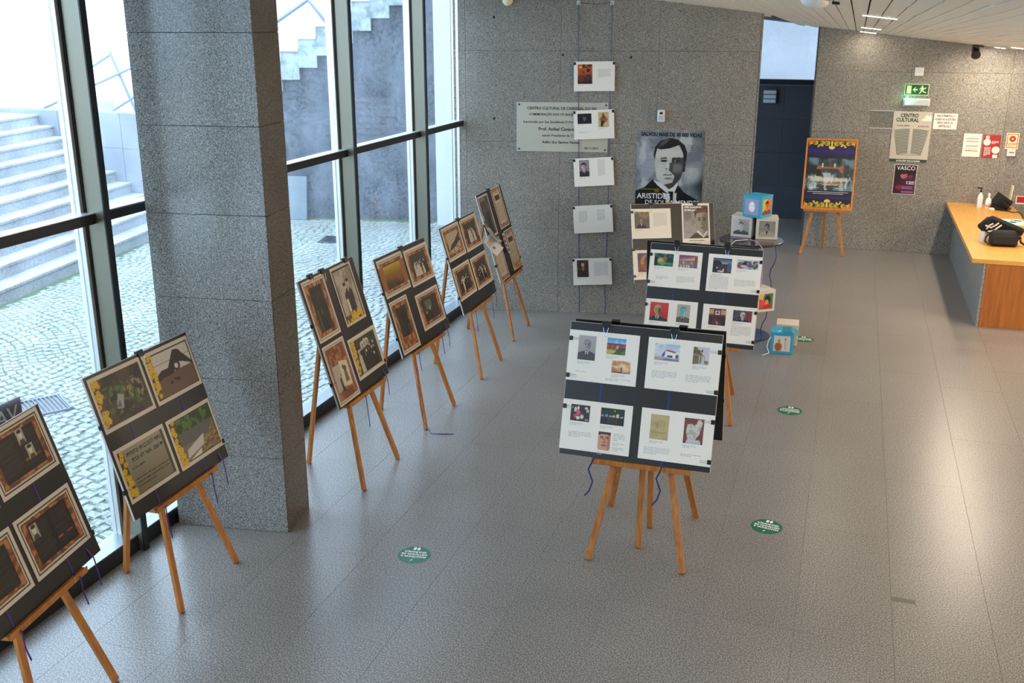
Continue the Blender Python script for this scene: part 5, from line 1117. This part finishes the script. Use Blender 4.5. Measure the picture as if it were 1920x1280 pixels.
bm = new(); tube(bm, [(-.14, -.01, .13), (-.18, -.02, .09), (-.185, -.03, .05), (-.15, -.05, .02)], .009, 8); ob('side_strap', bm, MATS['bag_black'], e, smooth=True)
bm = new(); tube(bm, [(.145, -.02, .11), (.165, -.03, .13), (.18, -.02, .10), (.17, -.01, .07)], .003, 6); ob('buckle_ring', bm, MATS['wire'], e, smooth=True)
e = empty('white_bottle', loc=(1.515, 12.34, Z), label='small white bottle standing half hidden behind the camera bag', cat='bottle')
bm = new(); lathe(bm, [(.04, 0), (.043, .006), (.043, .12), (.036, .14), (.018, .15), (.018, .17)], 20); ob('body', bm, MATS['bottle_clear'], e, smooth=True)
bm = new(); lathe(bm, [(.02, .17), (.02, .19)], 14); ob('cap', bm, MATS['ribbon_blue'], e)
e = empty('office_chair', loc=(2.52, 14.15, 0), rot=(0, 0, R(75)), label='black office chair behind the desk at the right edge', cat='chair')
ob('seat', B(-.24, .24, -.22, .22, .42, .49, bev=.03), MATS['bag_black'], e, smooth=True)
ob('backrest', B(-.22, .22, .17, .24, .5, .86, bev=.035), MATS['bag_black'], e, smooth=True)
bm = new(); lathe(bm, [(.03, .06), (.03, .42)], 12); ob('column', bm, MATS['steel_dark'], e)
for k in range(5):
    a = k*1.2566; bm = new(); bar(bm, (0, 0, .07), (.27*math.cos(a), .27*math.sin(a), .05), .04, .03); ob('leg', bm, MATS['steel_dark'], e)
    bm = new(); lathe(bm, [(.025, 0), (.025, .04)], 10, c=(.27*math.cos(a), .27*math.sin(a), 0)); ob('castor', bm, MATS['clip_black'], e)

# ------------------------------------------------------------------ ROUND TABLE AND PORTRAIT CUBES
mat('table_dark', (52, 46, 42), .22, coat=.4); mat('base_blue', (44, 62, 104), .35)
e = empty('round_table', loc=(-.85, 10.345, 0), label='tall round table carrying portrait cubes beside the passage opening', cat='table')
bm = new(); lathe(bm, [(.305, .972), (.315, .978), (.315, .995), (.31, 1.0)], 40); ob('tabletop', bm, MATS['table_dark'], e, smooth=True)
bm = new(); lathe(bm, [(.06, .965), (.03, .955), (.03, .02)], 20); ob('pole', bm, MATS['steel_dark'], e, smooth=True)
bm = new(); lathe(bm, [(.25, 0), (.25, .008), (.23, .016), (.04, .03)], 40); ob('base', bm, MATS['base_blue'], e, smooth=True)
mat('cube_white', (214, 206, 192), .7); mat('cube_blue', (44, 160, 196), .55); mat('cube_teal', (40, 130, 150), .55)
def face_pic(kind, seed):
    cv = Cv(56, 56, (200, 196, 190), seed)
    if kind == 'lines': cv.mix((np.sin((cv.x+cv.y)*70) > .4)*(cv.x+cv.y*.6 > .85), (50, 48, 50)); cv.man(.48, .58, .22, (206, 200, 194), (110, 106, 104), (84, 82, 84), (230, 230, 230), 1, .1)
    elif kind == 'dots': cv.mix(((np.sin(cv.x*64) > -.1)&(np.sin(cv.y*64) > -.1)).astype(float), (34, 32, 34)); cv.mix(((np.sin(cv.x*64+3.1) > -.1)&(np.sin(cv.y*64+3.1) > -.1)).astype(float), (34, 32, 34)); cv.man(.5, .62, .2, (150, 144, 138), (60, 56, 54), (170, 160, 146), (60, 56, 54), 1, .3)
    elif kind == 'pale': cv.a[:] = (176, 168, 186); cv.mix(((np.sin(cv.x*60)*np.sin(cv.y*60)) > 0).astype(float), (120, 112, 140), .7); cv.ell(.5, .5, .22, .34, (240, 240, 244)); cv.ell(.42, .56, .04, .02, (120, 110, 140)); cv.ell(.58, .58, .04, .02, (120, 110, 140)); cv.ell(.5, .36, .06, .015, (140, 120, 150)); cv.cloud(5, 5, (206, 150, 180), .4, .6, .7)
    elif kind == 'pop': cv.a[:] = (206, 172, 40); cv.rect(.55, 0, 1, 1, (214, 110, 50)); cv.man(.5, .6, .21, (196, 120, 60), (40, 30, 34), (120, 60, 66), (206, 196, 190), 1, .2, hat=(50, 34, 40))
    elif kind == 'rainbow': cv.a[:] = (60, 120, 70); cv.poly([(0, 0), (.6, 1), (0, 1)], (220, 190, 50)); cv.poly([(0, 0), (.7, .4), (0, .7)], (220, 70, 40)); cv.poly([(.4, 1), (.7, 1), (.2, .5)], (50, 110, 170)); cv.ell(.6, .6, .22, .3, (40, 26, 24)); cv.ell(.55, .42, .15, .2, (226, 130, 90)); cv.ell(.6, .1, .3, .2, (190, 40, 40))
    elif kind == 'sketch2': cv.a[:] = (214, 208, 196); cv.ell(.28, .3, .22, .26, (200, 110, 40)); cv.mix(((np.sin(cv.x*60) > .3)&(cv.x < .5)&(cv.y < .5)&(cv.x > .08)).astype(float), (110, 50, 40), .8); cv.ell(.32, .66, .09, .13, (150, 150, 140)); cv.ell(.7, .78, .06, .09, (150, 146, 140)); cv.rect(.64, .1, .76, .66, (196, 180, 180))
    elif kind == 'greentext': cv.a[:] = (210, 204, 190); cv.text(.1, .62, .9, .8, 3, (60, 140, 90), 1)
    return cv
def cube(loc, yaw, m, label, front=None, right=None, a=.21, lidm=None, left=None, group='portrait cubes'):
    e = empty('portrait_cube', loc=loc, rot=(0, 0, yaw), label=label, cat='cube', group=group); h = a/2
    ob('box', B(-h, h, -h, h, 0, a*1.02, bev=.003), MATS[m], e)
    ob('lid', B(-h-.002, h+.002, -h-.002, h+.002, a*.97, a*1.03, bev=.002), MATS[m], e)
    for k, kind in enumerate((front, right, left)):
        if kind:
            o = ob('portrait', face_pic(kind, 5+k).mesh(a*.74, a*.74), None, e, loc=((0, -h-.0012, a*.5), (h+.0012, 0, a*.5), (-h-.0012, 0, a*.5))[k], rot=(0, 0, (0, R(90), R(-90))[k]))
    return e
cube((-.948, 10.515, 1.0005), R(-9), 'cube_white', 'white cube with a lined portrait, left on the round table', 'lines', 'greentext')
cube((-.722, 10.475, 1.0005), R(7), 'cube_white', 'white cube with a dotted-background portrait, right on the round table', 'dots', 'lines')
cube((-.822, 10.448, 1.2175), R(-27), 'cube_blue', 'turquoise cube stacked on top of the two white ones', 'pale', 'pop')
cube((-.705, 10.06, .362), R(38), 'cube_white', 'white cube with a rainbow-coloured face, hanging below the table edge', 'rainbow', 'dots')
cube((-.425, 10.20, 0.0005), R(2), 'cube_white', 'white cube with green print on the floor behind a turquoise one', 'greentext', 'lines')
c = cube((-.455, 9.905, 0.0005), R(4), 'cube_blue', 'turquoise cube with an opened flap standing on the floor', 'sketch2', None)
bm = new(); strip(bm, [(.0, .0, .218), (.08, 0, .222), (.125, 0, .205), (.15, 0, .19)], .2, n=(0, 0, 1), th=.002); ob('flap', bm, MATS['cube_teal'], c)
def trail(pts, m, label, w=.007, r=None):
    bm = new(); tube(bm, pts, r or w/2, 6); return tag(ob('ribbon', bm, MATS[m], smooth=True), label, 'ribbon')
pts = [(-.60, 10.20, .975)]+[(-.60+.02*math.sin(k*1.35)+.0*k-.005*k, 10.16, .93-.062*k) for k in range(1, 14)]+[(-.66, 10.08, .06), (-.70, 10.02, .025), (-.76, 9.99, .022), (-.82, 10.0, .03)]
trail(pts, 'ribbon_blue', 'dark blue curled ribbon falling from the round table to the floor', r=.0045)
trail([(-.86, 10.27, 1.01), (-.78, 10.10, 1.03), (-.72, 10.02, .99), (-.705, 10.03, .85), (-.70, 10.06, .70), (-.705, 10.06, .585)], 'ribbon_pink', 'pink ribbon holding the hanging cube from the round table', r=.0045)
trail([(-.88, 10.26, 1.01), (-.98, 10.05, 1.035), (-1.02, 10.0, 1.0), (-1.02, 10.0, .9)], 'ribbon_white', 'white ribbon looping over the front edge of the round table', r=.004)
trail([(-.86, 10.28, 1.008), (-1.0, 10.2, 1.02), (-1.12, 10.2, 1.03), (-1.18, 10.22, 1.0), (-1.17, 10.22, .93)], 'ribbon_purple', 'purple ribbon curling over the left edge of the round table', r=.004)
trail([(-.47, 9.84, .225), (-.53, 9.80, .2), (-.575, 9.80, .13), (-.585, 9.79, .06), (-.56, 9.77, .012), (-.60, 9.70, .008), (-.62, 9.69, .006)], 'ribbon_white', 'white ribbon trailing from the turquoise floor cube', r=.005)

# ------------------------------------------------------------------ FLOOR MARKERS
mat('sticker_green', (16, 104, 68), .25)
def sticker(x, y, yaw, label):
    e = empty('floor_sticker', loc=(x, y, .0004), rot=(0, 0, yaw), label=label, cat='floor sticker', group='green distance stickers on the floor')
    bm = new(); lathe(bm, [(.1, 0), (.1, .0008)], 48); ob('disc', bm, MATS['sticker_green'], e)
    for st, z, wd in (('MANTENHA A', .014, .158), ('DIST\u00c2NCIA DE', -.014, .160), ('SEGURAN\u00c7A', -.042, .138)):
        me = text_mesh([(st, 0, 0, .026, 'CENTER', .0009)]); xs = [v.co.x for v in me.vertices]; me.transform(Matrix.Diagonal((wd/(max(xs)-min(xs)), 1, 1, 1)))
        me.transform(Matrix.Rotation(R(-90), 4, 'X')); me.transform(Matrix.Translation((0, z, .0012))); me.transform(Matrix.Rotation(math.pi, 4, 'Z'))
        ob('lettering', me, MATS['text_white'], e)
    for sx in (-1, 1):
        bm = new(); poly(bm, [(sx*.012+.010*math.cos(t*.6283), .074+.018*math.sin(t*.6283)) for t in range(10)], .0010, .0013); ob('footprint', bm, MATS['text_white'], e)
    bm = new(); poly(bm, [(-.008, -.075), (.0, -.07), (.006, -.052), (-.004, -.06)], .0010, .0013); ob('emblem', bm, MATS['text_white'], e)
sticker(-2.283, 5.086, R(8), 'green floor sticker by itself, right of the granite pillar foot')
sticker(-.280, 6.123, R(-10), 'nearest green floor sticker to the right of the front easel')
sticker(-.270, 8.273, R(-4), 'green floor sticker in the middle of the right-hand row of three')
sticker(-.263, 10.365, R(3), 'farthest green floor sticker, beside the turquoise floor cube')
mat('tape_grey', (104, 100, 92), .5)
e = tag(ob('floor_tape', B(-.062, .062, -.022, .022, 0, .0006), MATS['tape_grey'], loc=(.522, 5.465, .0003), rot=(0, 0, R(-2))), 'dull grey strip of tape stuck on the bare floor at the lower right', 'tape')

# show sheet taped to the outside of the glass, read from the courtyard
mat('sheet_mauve', (112, 96, 104), .6)
e = empty('window_notice', loc=(-4.045, 3.80, .98), rot=(0, 0, R(-90)), label='mauve sheet with mirrored letters on the glass, by the left edge', cat='notice')
ob('sheet', B(-.22, .22, -.002, 0, -.30, .22), MATS['sheet_mauve'], e)
for y in (-.0035, .0015):
    me = text_mesh([('VASCO', 0, 0, .12, 'LEFT', .0006)]); me.transform(Matrix.Translation((-.19, y, .105))); ob('lettering', me, MATS['text_white'], e)

# ------------------------------------------------------------------ CEILING FITTINGS
def line_light(x0, x1, y, label, w=.035, pw=5):
    xm = (x0+x1)/2; e = empty('ceiling_light', loc=(xm, y, zc(xm, y)), rot=(R(-1.4), R(6.5), 0), label=label, cat='ceiling light', group='recessed line lights in the ceiling')
    W = x1-x0
    ob('trim', B(-W/2-.006, W/2+.006, -w/2-.006, w/2+.006, -.008, 0), MATS['white_plastic'], e)
    ob('tube', B(-W/2, W/2, -w/2, w/2, -.011, -.008), MATS['lamp_on'], e)
    area('line_light', (xm, y, zc(xm, y)-.03), (xm, y, 0), W, w, pw, WARM)
line_light(0.0, .22, 7.55, 'nearest thin glowing line light in the ceiling')
line_light(0.0, .20, 11.8, 'middle thin line light in the ceiling near the far wall', pw=4)
line_light(-.01, .19, 14.75, 'farthest thin line light in the ceiling, touching the far wall', pw=1.2)
line_light(1.60, 1.72, 14.45, 'small bright ceiling light above the end of the desk', .06, 9)
line_light(1.62, 1.74, 13.1, 'bright ceiling light above the desk at the right edge', .06, 16)
line_light(1.66, 1.78, 11.6, 'ceiling light above the near half of the desk, out of view', .06, 16)
e = empty('spotlight', loc=(1.40, 14.62, zc(1.4, 14.62)), label='black spotlight fixed under the ceiling near the far wall', cat='spotlight')
ob('bracket', B(-.05, .09, -.03, .03, -.03, .0, bev=.003), MATS['clip_black'], e)
bm = new(); tube(bm, [(.0, -.02, -.03), (.0, -.02, -.06)], .012, 8); ob('stem', bm, MATS['steel_dark'], e)
bm = new(); tube(bm, [(.0, .06, -.06), (.0, -.04, -.10), (.0, -.10, -.125)], [.045, .05, .056], 18); ob('body', bm, MATS['clip_black'], e, smooth=True)
bm = new(); tube(bm, [(.0, -.101, -.1255), (.0, -.106, -.1275)], .045, 18); ob('lens', bm, MATS['steel_dark'], e)
e = empty('ceiling_dome', loc=(-.25, 5.98, zc(-.25, 5.98)), rot=(0, R(6.5), 0), label='white round dome on the ceiling, cut by the top edge', cat='detector')
bm = new(); lathe(bm, [(.075, 0), (.075, -.015), (.06, -.033), (.03, -.045), (.005, -.047)], 30); ob('dome', bm, MATS['white_plastic'], e, smooth=True)
ob('sensor_block', B(.09, .13, -.015, .015, -.015, 0, bev=.003), MATS['steel_dark'], e)
